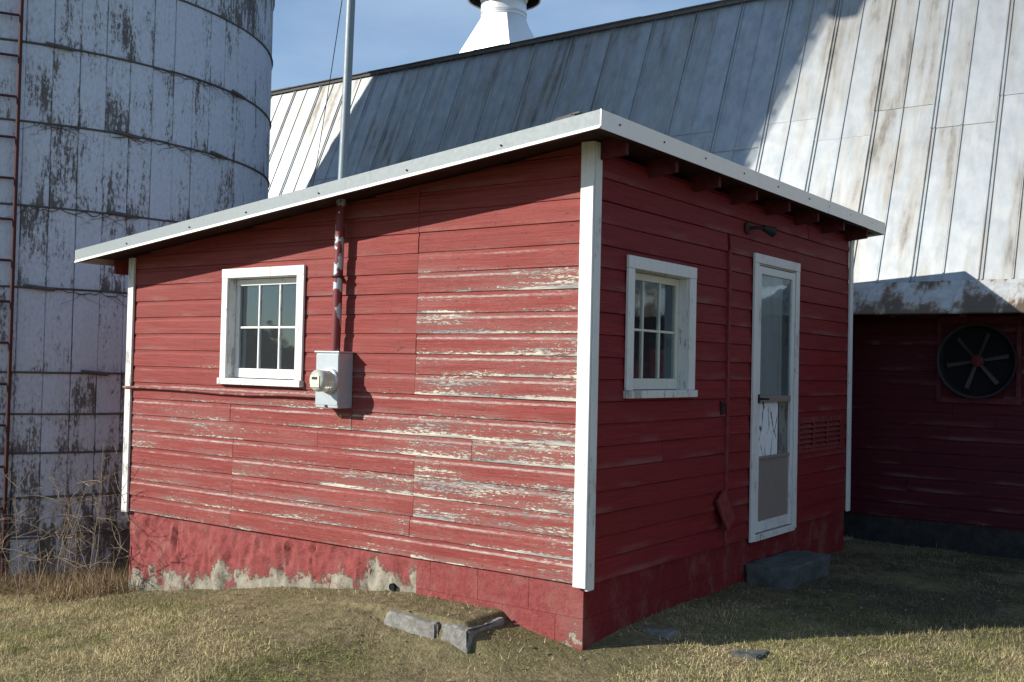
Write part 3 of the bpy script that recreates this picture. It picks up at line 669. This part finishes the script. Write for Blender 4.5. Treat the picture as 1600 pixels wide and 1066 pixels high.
# step, slab, stones
def rock_box(name, mat, x0, x1, y0, y1, z0, z1, n=9, amp=.012, seed=1):
    b = bmesh.new(); bmesh.ops.create_cube(b, size=1)
    bmesh.ops.subdivide_edges(b, edges=b.edges, cuts=n, use_grid_fill=True)
    for v in b.verts:
        q = v.co.copy(); ed = sum(abs(abs(c)-.5) < 1e-4 for c in q)
        p = Vector((x0+(q.x+.5)*(x1-x0), y0+(q.y+.5)*(y1-y0), z0+(q.z+.5)*(z1-z0)))
        h = float(vnoise(np.array([p.x*9+p.z*7+seed*13.]), np.array([p.y*9-p.z*5+40.]), seed)[0])+.5*float(vnoise(np.array([p.x*31+p.z*23+seed]), np.array([p.y*29+p.z*11+80.]), seed)[0])
        v.co = p-q.normalized()*((h-.2)*amp*(1.0 if ed < 2 else 2.2))
    me = bpy.data.meshes.new(name); b.to_mesh(me); b.free(); me.materials.append(MAT[mat])
    me.polygons.foreach_set('use_smooth', [True]*len(me.polygons)); me.set_sharp_from_angle(angle=math.radians(40))
    o = bpy.data.objects.new(name, me); COL.objects.link(o); return o
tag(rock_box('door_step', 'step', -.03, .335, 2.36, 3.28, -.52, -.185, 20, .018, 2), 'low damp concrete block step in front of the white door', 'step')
sl = rock_box('stone_slab', 'concrete', -1.22, -.797, -.41, -.05, -.47, -.257, 22, .024, 5); tag(sl, 'left half of a broken concrete slab bedded in grass by the front wall', 'slab', 'broken slab by the foundation')
sl2 = rock_box('stone_slab', 'concrete', -.790, -.56, -.405, -.02, -.49, -.258, 22, .028, 8); tag(sl2, 'right half of a broken concrete slab bedded in grass by the front wall', 'slab', 'broken slab by the foundation')
sl2.rotation_euler = (0, .0, 0)
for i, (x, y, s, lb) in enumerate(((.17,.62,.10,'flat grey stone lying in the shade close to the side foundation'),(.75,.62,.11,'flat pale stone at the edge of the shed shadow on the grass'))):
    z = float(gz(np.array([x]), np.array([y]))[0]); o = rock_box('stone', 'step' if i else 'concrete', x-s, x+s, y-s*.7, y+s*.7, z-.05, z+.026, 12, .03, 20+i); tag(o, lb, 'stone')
tag(MB().lathe([(.018,.004),(.026,.0),(.028,.05),(.026,.05)], (-1.575,.035,-.226), 'Y', 16).build('drain_pipe', 'black', None), 'small dark drain hole low in the front foundation', 'pipe')

# ------------------------------------------------------------------ silo
SC = Vector((-9.325, 1.527, 0)); SR = 3.03; NST = 75; DA = 2*math.pi/NST; A0 = math.radians(-27.72)
silo = thing('silo', 'tall round silo of flaking white concrete staves with iron hoops', 'silo', (SC.x, SC.y, -1.0))
rows = [-1.25,-.46,.342,1.137,1.965,2.767,3.595,4.368,5.17]
hoops = [-.482,-.092,.342,.727,1.137,1.965,2.767,3.595,4.368,5.17,5.97,6.77,7.57,8.37,9.17,9.97,10.77]
def stave_mesh(h):
    w_ = SR*DA-.004; m = MB(); d = .09; c = .008; hw = w_/2; s = SR
    ring = lambda z, ix, iy: [(s-d,-hw,z),(s-ix,-hw,z),(s,-hw+iy,z),(s+.0035,0,z),(s,hw-iy,z),(s-ix,hw,z),(s-d,hw,z)]
    z1 = h-.004
    R_ = [ring(0,.01,.010), ring(.008,.006,.008), ring(z1-.008,.006,.008), ring(z1,.01,.010)]
    v = []
    for i, q in enumerate(R_):
        for (x, y, z) in q: v.append((x-(.006 if i in (0,3) and x > s-.05 else 0), y, z))
    f = [(6,5,4,3,2,1,0), tuple(21+j for j in range(7))]
    for i in range(3):
        for j in range(7): f.append((i*7+j, i*7+(j+1)%7, (i+1)*7+(j+1)%7, (i+1)*7+j))
    m.v = v; m.f = f; return m
vis0, vis1 = -3, 17
for r in range(len(rows)-1):
    h = rows[r+1]-rows[r]; proto = None
    for j in range(vis0, vis1):
        if proto is None:
            proto = stave_mesh(h).build('stave', 'silo'); o = proto
        else:
            o = proto.copy(); COL.objects.link(o)
        o.parent = silo; o.location = (0, 0, rows[r]+1.0)
        o.rotation_euler = (0, 0, A0+(j+.5)*DA+rng.normal(0, .0006)); o.scale = (1+rng.normal(0,.0007),)*2+(1,)
rest = MB(); am = stave_mesh(1.)
def addst(a, z0, z1):
    ca, sa = math.cos(a), math.sin(a); rest.add([(SC.x+x*ca-y*sa, SC.y+x*sa+y*ca, z0+z*(z1-z0)) for x, y, z in am.v], am.f)
for r in range(len(rows)-1):
    for j in range(vis1, vis0+NST): addst(A0+(j+.5)*DA, rows[r], rows[r+1])
for z in np.arange(5.17, 10.9, .8):
    for j in range(NST): addst(A0+(j+.5)*DA, z, z+.8)
ro = rest.build('stave_wall', 'silo', silo); ro['kind'] = 'stuff'
MB().lathe([(SR-.1,-1.5),(SR-.1,11.55)], (SC.x,SC.y,0), 'Z', 75).build('inner_lining', 'black', silo)
MB().lathe([(SR+.06,-2.2),(SR+.06,-.92),(SR-.02,-.88)], (SC.x,SC.y,0), 'Z', 75).build('silo_footing', 'step', silo)
dm = MB().lathe([(SR+.08,11.57),(SR+.08,11.64),(SR*.9,12.4),(SR*.65,13.3),(SR*.35,13.9),(.05,14.1)], (SC.x,SC.y,0), 'Z', 48).build('dome_roof', 'galv', silo, smooth=True)
for z in hoops:
    n = 100; r = SR+.011
    h = MB().tube([(SC.x+r*math.cos(2*math.pi*i/n), SC.y+r*math.sin(2*math.pi*i/n), z+.004*math.sin(i*.35+z*3)) for i in range(n+1)], .0105, 6, cap=False).build('hoop', 'hoop', silo, smooth=True)
for z, a in ((4.368,-22),(3.595,13.5),(2.767,-10),(1.965,-24),(1.137,-14),(3.595,-9),(4.368,20)):
    ca, sa = math.cos(math.radians(a)), math.sin(math.radians(a)); r = SR+.03
    MB().tube([(SC.x+r*ca+sa*.13, SC.y+r*sa-ca*.13, z+.012), (SC.x+(r+.012)*ca, SC.y+(r+.012)*sa, z), (SC.x+r*ca-sa*.13, SC.y+r*sa+ca*.13, z-.01)], .019, 8).build('hoop_lug', 'hoop', silo, smooth=True)
# ladder
LADX, LADY = -6.565, .018
LA = math.atan2(LADY-SC.y, LADX-SC.x); LX = Vector((math.cos(LA), math.sin(LA), 0)); LT = Vector((-LX.y, LX.x, 0))
lp = SC+LX*(SR+.065)
lad = MB().tube([tuple(lp+Vector((0,0,-.9))), tuple(lp+Vector((0,0,11.2)))], .020, 8).build('ladder', 'rust', silo, smooth=True)
lq = lp-LT*.40
MB().tube([tuple(lq+Vector((0,0,-.9))), tuple(lq+Vector((0,0,11.2)))], .020, 8).build('rail', 'rust', lad, smooth=True)
for i in range(30):
    z = 4.6069-.3985*(i-14)
    if z < -.6: break
    MB().tube([tuple(lp+Vector((0,0,z))), tuple(lq+Vector((0,0,z)))], .013, 8).build('rung', 'rust', lad)
for z in (-.2,1.4,3.0,4.2,5.6,8):
    MB().tube([tuple(lp+Vector((0,0,z))), tuple(lp-LX*.075+Vector((0,0,z-.05)))], .012, 6).build('bracket', 'rust', lad)
fp = SC+Vector((.788,-.615,0))*(SR+.23)
MB().box(fp.x-.13, fp.x+.13, fp.y-.13, fp.y+.13, 9.9, 10.9).tube([tuple(fp+Vector((0,0,10.3))), tuple(SC+Vector((.788,-.615,0))*2.6+Vector((0,0,10.9)))], .12, 12).build('added_shadow_box', 'galv', silo)  # unseen box added high on the silo to cast a shadow on the barn roof
# dead vine stems on the hoops
def vine(z, a0, a1, lb, sd):
    r_ = random.Random(sd); t = thing('dead_vine', lb, 'vine', (SC.x+SR*math.cos(math.radians(a0)), SC.y+SR*math.sin(math.radians(a0)), z-.05), 'dead vines on the silo')
    m = MB(); pts = []; n = 26
    for i in range(n):
        a = math.radians(a0+(a1-a0)*i/(n-1)); rr = SR+.02+r_.uniform(0,.012); pts.append((SC.x+rr*math.cos(a), SC.y+rr*math.sin(a), z-.03+r_.uniform(-.022,.022)))
    m.tube(pts, .0045, 5); m.build('stem', 'vine', t)
    for q in range(6):
        i = r_.randrange(1, n-2); p = Vector(pts[i]); a = math.atan2(p.y-SC.y, p.x-SC.x); g = MB(); s_ = r_.choice((-1,1)); pp = [p]; L_ = r_.uniform(.1,.34)
        for k_ in range(1,7):
            aa = a+s_*L_*k_/6/SR*r_.uniform(.6,1.1); pp.append(Vector((SC.x+(SR+.014)*math.cos(aa), SC.y+(SR+.014)*math.sin(aa), p.z-L_*.45*(k_/6)**1.6)))
        g.tube(pp, .0026, 4, .0012).build('tendril', 'vine', t)
vine(3.595,-26,-18,'dead vine stems trailing from the silo hoop beside the ladder',1); vine(2.767,-27,-6,'dead vine stems trailing from the hoop just above the shed eave',2)
vine(4.368,-4,22,'dead vine stems along the highest silo hoop in view',3); vine(3.595,-12,14,'dead vine stems along the middle hoop towards the barn roof',4); vine(1.965,-22,2,'dead vine stems on the silo hoop level with the window top',5)

# ------------------------------------------------------------------ barn
BX0, BX1 = -17.12, 13.0
EY, EZ, KY, KZ, BY, BZ, RY, RZ = 5.24, 1.893, 5.585, 2.243, 7.207, 6.072, 11.2, 7.31
BWY = 5.91                                             # face the barn boards are nailed to
barn = thing('barn', 'long barn with pale metal gambrel roof and dark red board wall', 'barn', ((BX0+BX1)/2, RY, -.5))
gp = [(BWY,-.6),(BWY,2.1),(KY+.12,KZ),(BY+.12,BZ-.05),(RY,RZ-.05),(2*RY-BY-.12,BZ-.05),(2*RY-KY-.12,KZ),(2*RY-BWY,2.1),(2*RY-BWY,-.6)]
MB().prism(gp, 0, BX0+.2, BX0+.35).build('gable_wall', 'dark_red', barn); MB().prism(gp, 0, BX1-.35, BX1-.2).build('gable_wall', 'dark_red', barn)
bwall = box('barn_wall', 'dark_red', barn, BX0+.36, BX1-.36, BWY+.005, BWY+.13, -.6, 2.2)
box('barn_wall', 'dark_red', barn, BX0+.36, BX1-.36, 2*RY-BWY-.13, 2*RY-BWY, -.6, 2.2)
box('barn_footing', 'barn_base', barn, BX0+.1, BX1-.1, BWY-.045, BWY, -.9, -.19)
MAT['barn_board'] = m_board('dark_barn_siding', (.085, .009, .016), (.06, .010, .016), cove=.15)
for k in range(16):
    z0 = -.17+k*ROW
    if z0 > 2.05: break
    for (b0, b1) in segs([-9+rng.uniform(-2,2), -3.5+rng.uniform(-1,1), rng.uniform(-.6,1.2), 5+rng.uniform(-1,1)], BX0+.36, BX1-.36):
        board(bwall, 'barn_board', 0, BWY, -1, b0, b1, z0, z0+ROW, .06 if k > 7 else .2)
# soffit rafters
for i in range(46):
    x = BX0+.3+i*.655; MB().prism([(EY+.06,EZ-.03),(BWY-.01,EZ+.2),(BWY-.01,EZ+.36),(EY+.06,EZ+.03)], 0, x-.025, x+.025).build('eave_rafter', 'dark_red', barn)
slope = math.atan2(BZ-KZ, BY-KY); SL = math.hypot(BZ-KZ, BY-KY); SWD = .642
def sheet_mesh(l0, l1, lift):
    w_ = SWD; cr_ = .019
    prof = [(0,0),(.004,cr_),(.013,cr_),(.021,.001),(.034,.001),(.041,cr_*.8),(.050,cr_*.8),(.058,0),(w_/2-.014,0),(w_/2-.005,cr_*.7),(w_/2+.005,cr_*.7),(w_/2+.014,0),(w_-.002,0)]
    m = MB(); ls = np.linspace(l0, l1, 3)
    for l in ls:
        lf = lift*(1-(l-l0)/(l1-l0))
        for (u, h) in prof: m.v.append((u, l*math.cos(slope)-math.sin(slope)*(h+lf), l*math.sin(slope)+math.cos(slope)*(h+lf)))
    n = len(prof); b0 = len(m.v)
    for i in range(len(ls)-1):
        for j in range(n-1): m.f.append((i*n+j, i*n+j+1, (i+1)*n+j+1, (i+1)*n+j))
    # folded lower edge gives the lap its thickness
    for j in range(n): x, y, z = m.v[j]; m.v.append((x, y+math.sin(slope)*.004+.0, z-math.cos(slope)*.004-.002))
    for j in range(n-1): m.f.append((b0+j, b0+j+1, j+1, j))
    return m
lapA, lapB = (4.2155-KZ)/math.sin(slope), (3.926-KZ)/math.sin(slope)
lowroof = MB().prism([(KY+.004,KZ-.012),(BY+.01,BZ-.012),(BY+.09,BZ-.03),(KY+.085,KZ-.03)], 0, BX0+.02, BX1-.02).build('roof_decking', 'dark_red', barn)
P = {}
for nm, (a, b, lf) in {'la':(-.01,lapA+.06,.002),'ua':(lapA,SL+.02,.0055),'lb':(-.01,lapB+.06,.002),'ub':(lapB,SL+.02,.0055)}.items(): P[nm] = (a, b, lf)
protos = {}
ncol = int((BX1-BX0)/SWD)
off = (-.997-BX0) % SWD
for i in range(-1, ncol+1):
    x = BX0+off+i*SWD
    if x < BX0-.01 or x+SWD > BX1+.4: continue
    par = 'a' if round((x+.997)/SWD) % 2 == 0 else 'b'
    par = 'b' if par == 'a' else 'a'
    for q in 'lu':
        key = q+par
        if key not in protos:
            protos[key] = sheet_mesh(*P[key]).build('roof_sheet', 'roof'); o = protos[key]
        else:
            o = protos[key].copy(); COL.objects.link(o)
        o.parent = lowroof; o.location = (x, KY+rng.normal(0,.0015), KZ+.002)
# eave flare, bent pieces 1.3 m long
fx = BX0+off; i = 0
while fx < BX1-.2:
    x1 = min(fx+SWD*2, BX1)
    d = rng.normal(0,.003,4)
    m = MB().prism([(EY+d[0],EZ),(EY-.004+d[0],EZ+.012),(KY-.175,KZ-.172+d[1]),(KY-.004,KZ-.004),(KY+.03,KZ+.004),(KY+.03,KZ-.012),(KY-.165,KZ-.187)], 0, fx+.001, x1+.0 if i % 2 else x1+.02)
    if i % 2: m.v = [(x,y,z-.003) for x,y,z in m.v]
    m.build('eave_sheet', 'flare', lowroof); fx = x1; i += 1
up = MB().prism([(BY-.07,BZ-.005),(RY,RZ),(2*RY-BY+.07,BZ-.005),(2*RY-BY+.05,BZ-.06),(RY,RZ-.06),(BY-.06,BZ-.055)], 0, BX0-.05, BX1+.05).build('upper_roof', 'felt', barn)
for i in range(52):
    x = BX0+i*.58+.05; MB().prism([(BY-.085-rng.uniform(0,.012),BZ-.006),(BY+.12,BZ+.055),(BY+.12,BZ+.062),(BY-.085-rng.uniform(0,.01),BZ+.006+rng.uniform(0,.01))], 0, x, x+.575).build('roll_strip', 'felt', up)
MB().prism([(2*RY-BY-.02,BZ-.03),(2*RY-KY,KZ-.03),(2*RY-EY,EZ),(2*RY-EY,EZ+.02),(2*RY-KY,KZ),(2*RY-BY-.02,BZ)], 0, BX0, BX1).build('rear_roof', 'roof', barn)
# ventilator
t = thing('roof_ventilator', 'round white metal ventilator with wide hood on the barn ridge', 'ventilator', (-9.33, RY, RZ))
vx, vy = -9.126, RY
m = MB(); n = 32; lo = []; hi = []
for j in range(n):
    a = 2*math.pi*j/n+math.pi/4; c_, s_ = math.cos(a), math.sin(a); q = .66/max(abs(c_), abs(s_)); lo.append((vx+q*c_, vy+q*s_, 7.15)); 
mid = [(vx+(p[0]-vx)*1.0, vy+(p[1]-vy)*1.0, 7.42) for p in lo]
hi = [(vx+.44*math.cos(2*math.pi*j/n+math.pi/4), vy+.44*math.sin(2*math.pi*j/n+math.pi/4), 8.28) for j in range(n)]
m.add(lo+mid+hi, [(r*n+j, r*n+(j+1)%n, (r+1)*n+(j+1)%n, (r+1)*n+j) for r in range(2) for j in range(n)]+[tuple(range(n-1,-1,-1)), tuple(2*n+j for j in range(n))])
m.build('flared_base', 'alum', t, smooth=True)
MB().lathe([(.45,8.281),(.45,8.75),(.44,8.76)], (vx,vy,0), 'Z', 40).build('neck', 'alum', t, smooth=True)
for z in (8.33, 8.36): MB().lathe([(.452,-.008),(.462,0),(.452,.008)], (vx,vy,z), 'Z', 40).build('bead', 'alum', t, smooth=True)
MB().lathe([(.40,8.5),(.46,8.62),(.62,8.95),(.55,8.97)], (vx,vy,0), 'Z', 40).build('inner_cone', 'alum', t, smooth=True)
hd = MB(); nn = 48
pr = [(.70,8.66),(.71,8.64),(.73,8.65),(.74,9.25),(.60,9.5),(.2,9.75),(.02,9.8),(.02,9.77),(.58,9.47),(.715,9.23)]
vs_ = [(vx+r*math.cos(2*math.pi*j/nn), vy+r*math.sin(2*math.pi*j/nn), h) for r, h in pr for j in range(nn)]
hd.add(vs_, [(i*nn+j, i*nn+(j+1)%nn, ((i+1)%len(pr))*nn+(j+1)%nn, ((i+1)%len(pr))*nn+j) for i in range(len(pr)) for j in range(nn)])
hd.build('hood', 'alum', t, smooth=True)
hl = MB(); pr = [(.699,8.665),(.697,8.67),(.712,9.2),(.50,9.42),(.50,9.40),(.69,9.2)]
hl.add([(vx+r*math.cos(2*math.pi*j/nn), vy+r*math.sin(2*math.pi*j/nn), h) for r, h in pr for j in range(nn)], [(i*nn+j, i*nn+(j+1)%nn, ((i+1)%len(pr))*nn+(j+1)%nn, ((i+1)%len(pr))*nn+j) for i in range(len(pr)) for j in range(nn)]).build('hood_shade_lining', 'dark_metal', t, smooth=True)  # dark shell added to stand for the shade inside the hood
t.location.z -= .13; t.location.x += .0
# exhaust fan
t = thing('exhaust_fan', 'round dark exhaust fan with grey blades set in the barn wall', 'fan', (.835, 6.06, 1.1))
fr = MB(); fc = (.835, 1.452)
for a, b, c, d in ((.44,1.23,1.83,1.90),(.44,1.23,1.03,1.085),(.44,.485,1.0855,1.8295),(1.185,1.23,1.0855,1.8295)): fr.box(a,b,6.066,6.096,c,d)
fr.build('mounting_frame', 'dark_red', t, bevel=.003)
nn = 48; fr = MB(); pr = [(.345,6.02),(.365,6.0),(.355,6.01),(.350,6.095),(.335,6.095)]
pr = [(.335,6.096),(.335,6.02),(.352,5.99),(.372,5.985),(.372,5.995),(.356,6.01),(.352,6.096)]
vs_ = [(fc[0]+r*math.cos(2*math.pi*j/nn), h, fc[1]+r*math.sin(2*math.pi*j/nn)) for r, h in pr for j in range(nn)]
fr.add(vs_, [(i*nn+j, i*nn+(j+1)%nn, ((i+1)%len(pr))*nn+(j+1)%nn, ((i+1)%len(pr))*nn+j) for i in range(len(pr)) for j in range(nn)]).build('shroud', 'dark_metal', t, smooth=True)
MB().lathe([(.336,6.092),(.336,6.0955)], (fc[0],0,fc[1]), 'Y', 40).build('back_disc', 'black', t)
MB().lathe([(.06,6.07),(.06,6.03),(.045,6.02)], (fc[0],0,fc[1]), 'Y', 20).build('hub', 'dark_red', t, smooth=True)
for i in range(6):
    a = math.radians(10+60*i); ca, sa = math.cos(a), math.sin(a); m = MB(); v = []
    for r, hw, tw in ((.055,.014,.010),(.29,.021,.008)):
        for s_, dy in ((-1,-tw),(1,tw)):
            for e in (0,.004): v.append((fc[0]+r*ca-s_*hw*sa, 6.045+dy+e, fc[1]+r*sa+s_*hw*ca))
    m.add(v, [(0,2,6,4),(1,5,7,3),(0,4,5,1),(2,3,7,6),(0,1,3,2),(4,6,7,5)]).build('blade', 'fan_grey', t)

t.location.x += .05; t.location.y += BWY-6.12          # set into the barn wall
# ------------------------------------------------------------------ vegetation
def shrink(ok, x, y):
    ok &= ~((x > -4.62) & (x < -.04) & (y > .035) & (y < 4.8)); ok &= np.hypot(x-SC.x, y-SC.y) > SR+.07; ok &= y < BWY-.05
    ok &= ~((x > -.03) & (x < .33) & (y > 2.36) & (y < 3.28)); ok &= ~((x > -1.2) & (x < -.57) & (y > -.41) & (y < -.365)); return ok
def blades(name, n, area, hfun, lab, cat, wid, colfun, keepfun=None, lean=.6, seg=2):
    x = rng.uniform(area[0], area[1], n); y = rng.uniform(area[2], area[3], n)
    dx, dy = x-CAM.x, y-CAM.y; dep = dx*fwd.x+dy*fwd.y; lat = dx*rgt.x+dy*rgt.y
    ok = (dep > 2.2) & (abs(lat) < dep*.54+.5) & (dep > 3.3-.25*np.abs(lat)); x, y = x[ok], y[ok]; n = len(x)   # only ground in or just round the picture
    ok = shrink(np.ones(n, bool), x, y)
    if keepfun is not None: ok &= rng.uniform(0,1,n) < keepfun(x, y)
    x, y = x[ok], y[ok]; n = len(x); z = gz(x, y)-.004; h = hfun(x, y, n); a = rng.uniform(0, 2*np.pi, n); wd = wid*rng.uniform(.6,1.4,n)
    la = rng.uniform(0, 2*np.pi, n); ln = np.abs(rng.normal(0, lean, n)); lx, ly = np.cos(la)*ln*h, np.sin(la)*ln*h
    hz = h/np.sqrt(1+ln**2)
    ux, uy = np.cos(a)*wd/2, np.sin(a)*wd/2
    V = np.zeros((n,3,3)); V[:,0] = np.c_[x-ux,y-uy,z]; V[:,1] = np.c_[x+ux,y+uy,z]; V[:,2] = np.c_[x+lx,y+ly,z+hz]
    me = bpy.data.meshes.new(name); me.vertices.add(n*3); me.vertices.foreach_set('co', V.ravel())
    me.loops.add(n*3); me.loops.foreach_set('vertex_index', np.arange(n*3, dtype=np.int32)); me.polygons.add(n); me.polygons.foreach_set('loop_start', (np.arange(n)*3).astype(np.int32))
    me.update(calc_edges=True)
    c = colfun(x, y, n); col = np.ones((n,3,4)); col[:,:,:3] = c[:,None,:]
    at = me.color_attributes.new('tint', 'FLOAT_COLOR', 'POINT'); at.data.foreach_set('color', col.astype(np.float32).ravel())
    me.materials.append(MAT['grass']); o = bpy.data.objects.new(name, me); COL.objects.link(o); tag(o, lab, cat, kind='stuff'); return o
def gcol(x, y, n):
    t = .6*fbm(x*.9+30, y*.9+30, 4, 21)+.4*fbm(x*5+30, y*5+30, 3, 22)+rng.normal(0,.05,n); g = np.clip((t-.42)/.12, 0, 1)[:,None]*.85
    straw = np.array([.53,.44,.235])*rng.uniform(.5,1.3,(n,1))*(.75+.55*fbm(x*7,y*7,3,31))[:,None]; green = np.array([.20,.225,.06])*rng.uniform(.7,1.25,(n,1)); br = np.array([.27,.195,.12])
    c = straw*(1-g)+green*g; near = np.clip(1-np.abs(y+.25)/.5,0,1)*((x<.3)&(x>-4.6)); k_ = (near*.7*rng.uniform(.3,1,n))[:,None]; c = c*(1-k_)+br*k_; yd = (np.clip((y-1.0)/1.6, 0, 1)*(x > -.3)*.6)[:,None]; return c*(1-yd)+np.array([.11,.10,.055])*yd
def keep(x, y):
    t = fbm(x*1.7+70, y*1.7+70, 4, 41); near = np.clip(1.35-np.abs(y+.1)/(.45+.35*fbm(x*2.5+9,y*2.5,3,61)), 0, 1)*((x<.3)&(x>-4.7)); bare = np.clip((t-.52)/.1, 0, 1)*.75
    side = np.clip(1-(x-0)/.8, 0, 1)*((x>-.2)&(y>0)&(y<5)); worn = np.exp(-((x-.05)**2/.7+(y+.75)**2/.4))*.85+np.exp(-((x+1.9)**2/.5+(y+.7)**2/.10))*.5
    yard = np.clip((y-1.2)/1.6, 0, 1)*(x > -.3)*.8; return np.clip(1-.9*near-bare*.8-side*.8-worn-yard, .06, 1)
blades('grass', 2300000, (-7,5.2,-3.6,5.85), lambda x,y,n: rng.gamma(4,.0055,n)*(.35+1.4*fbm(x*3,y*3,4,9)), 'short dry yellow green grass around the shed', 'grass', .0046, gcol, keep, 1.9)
def tk(x, y):
    d = np.minimum(np.abs(np.hypot(x-SC.x,y-SC.y)-SR-.25)/.55, np.hypot((x+4.85)/.45,(y+.05)/.55)); return np.clip(1.15-d, 0, 1)
blades('dead_grass', 60000, (-7,-4.35,-1.0,1.6), lambda x,y,n: rng.gamma(3,.045,n), 'matted tangle of long dead grass at the foot of the silo', 'dead grass', .006,
       lambda x,y,n: np.array([.30,.215,.115])*rng.uniform(.45,1.35,(n,1)), tk, 1.7)
def weed(x, y, h, lb, sd, lean=(0,0), nb=9):
    r_ = random.Random(sd); z = float(gz(np.array([x]), np.array([y]))[0]); t = thing('dry_weed', lb, 'weed', (x,y,z), 'dry weeds by the silo')
    def stem(p, d, l, r, name, par):
        pts = [p.copy()]; d = d.copy()
        for i in range(7):
            d += Vector((r_.uniform(-.2,.2), r_.uniform(-.2,.2), r_.uniform(-.14,.04))); d.normalize(); p = p+d*(l/7); pts.append(p.copy())
        return MB().tube(pts, r, 5, r*.35).build(name, 'twig', par), pts
    o, pts = stem(Vector((x,y,z-.02)), Vector((lean[0],lean[1],1)).normalized(), h, .0046, 'stem', t)
    for i in range(nb):
        k_ = r_.randrange(2,7); a = r_.uniform(0,6.28); d = Vector((math.cos(a)*.7, math.sin(a)*.7, r_.uniform(-.1,.9))).normalized()
        b, bp = stem(pts[k_], d, h*r_.uniform(.10,.36), .0028, 'branch', t)
        for q in range(2):
            a = r_.uniform(0,6.28); stem(bp[r_.randrange(3,7)], Vector((math.cos(a)*.7, math.sin(a)*.7, r_.uniform(-.1,.9))).normalized(), h*r_.uniform(.06,.16), .0018, 'twig', b)
WD = [(-5.75,-.45,1.15,(-.1,0),'dry weed stalk nearest the silo ladder'),(-5.55,-.2,1.35,(.15,0),'dry weed with long bare stem right of the ladder'),(-5.4,-.05,1.0,(-.15,.1),'short dry weed bent left against the silo'),
 (-5.2,-.25,1.45,(.1,0),'tall dry weed midway between ladder and shed'),(-5.05,-.05,1.5,(.05,0),'tallest dry weed with forked top before the silo'),(-4.95,-.3,1.25,(.28,0),'dry weed leaning right towards the white corner board'),
 (-4.86,.05,1.4,(-.2,0),'dry weed leaning left away from the shed corner'),(-4.78,-.2,.95,(.12,-.05),'low bushy dry weed at the shed corner foot'),(-4.82,-.38,.8,(.35,0),'low dry weed crossing the foundation edge'),(-5.95,-.15,.95,(.1,0),'low dry weed behind the ladder foot'),
 (-4.9,.25,1.2,(.2,0),'dry weed in the gap between silo and shed'),
 (-5.3,-.5,.9,(-.35,0),'dry weed arching left in front of the others'),(-5.05,-.55,.75,(.4,-.1),'short dry weed arching right in front of the others'),(-5.65,.0,1.25,(.05,.1),'thin dry weed standing close against the silo staves'),
 (-4.72,-.12,1.05,(-.3,-.1),'dry weed rising from the shed corner and bending left'),(-6.1,-.5,1.0,(.3,0),'dry weed left of the ladder foot')]
for i, (x, y, h, ln, lb) in enumerate(WD): weed(x, y, h, lb, 100+i, ln, 9 if h < 1.3 else 11)
# leaves and litter
lf = MB(); r_ = random.Random(5)
for i in range(1100):
    x, y = r_.uniform(-4.5,3.5), r_.triangular(-1.9,4.5,-.1)
    if -4.62 < x < -.02 and .03 < y: continue
    z = float(gz(np.array([x]), np.array([y]))[0])+.012; a = r_.uniform(0,6.28); s_ = r_.uniform(.008,.022); q = []
    for k_ in range(4): q.append((x+s_*math.cos(a+k_*1.57)*(1 if k_%2 else .55), y+s_*math.sin(a+k_*1.57)*(1 if k_%2 else .55), z+r_.uniform(-.004,.009)))
    lf.add(q, [(0,1,2,3)])
tag(lf.build('leaf_litter', 'twig'), 'scattered dry leaves and bits on the lawn', 'leaf litter', kind='stuff')
# far trees opposite the front wall: seen only mirrored in its window
ft = MB(); r_ = random.Random(9)
for i in range(34):
    a = math.radians(196+i*2.2+r_.uniform(-.8,.8)); d = r_.uniform(42,50); cx, cy = d*math.cos(a), d*math.sin(a); h = r_.uniform(2.1,3.1)*(1.0 if i % 5 else 1.2)
    ft.tube([(cx,cy,-1),(cx,cy,h*.5)], .2, 5)
    lum = MB(); ft.lathe([(h*.12,-1.0),(h*.34,h*.12),(h*.40,h*.38-.4),(h*.33,h*.62-.5),(h*.16,h*.80-.6),(.02,h*.86-.6)], (cx,cy,0), 'Z', 9)
    for q in range(420):
        t_ = r_.random(); ph = r_.uniform(0,6.28); rr = h*.5*math.sqrt(r_.random())*(1.1-abs(t_-.45)); p = Vector((cx+rr*math.cos(ph), cy+rr*math.sin(ph), h*t_-.75)); s_ = r_.uniform(.14,.3)
        u_ = Vector((r_.uniform(-1,1),r_.uniform(-1,1),r_.uniform(-1,1))).normalized()*s_; v_ = Vector((r_.uniform(-1,1),r_.uniform(-1,1),r_.uniform(-1,1))).normalized()*s_
        ft.add([tuple(p-u_),tuple(p-v_),tuple(p+u_),tuple(p+v_)], [(0,1,2,3)])
me = bpy.data.meshes.new('far_trees'); me.from_pydata(ft.v, [], ft.f); me.materials.append(MAT['crown']); o = bpy.data.objects.new('far_trees', me); COL.objects.link(o)
tag(o, 'far line of trees mirrored in the front window', 'trees', kind='stuff')
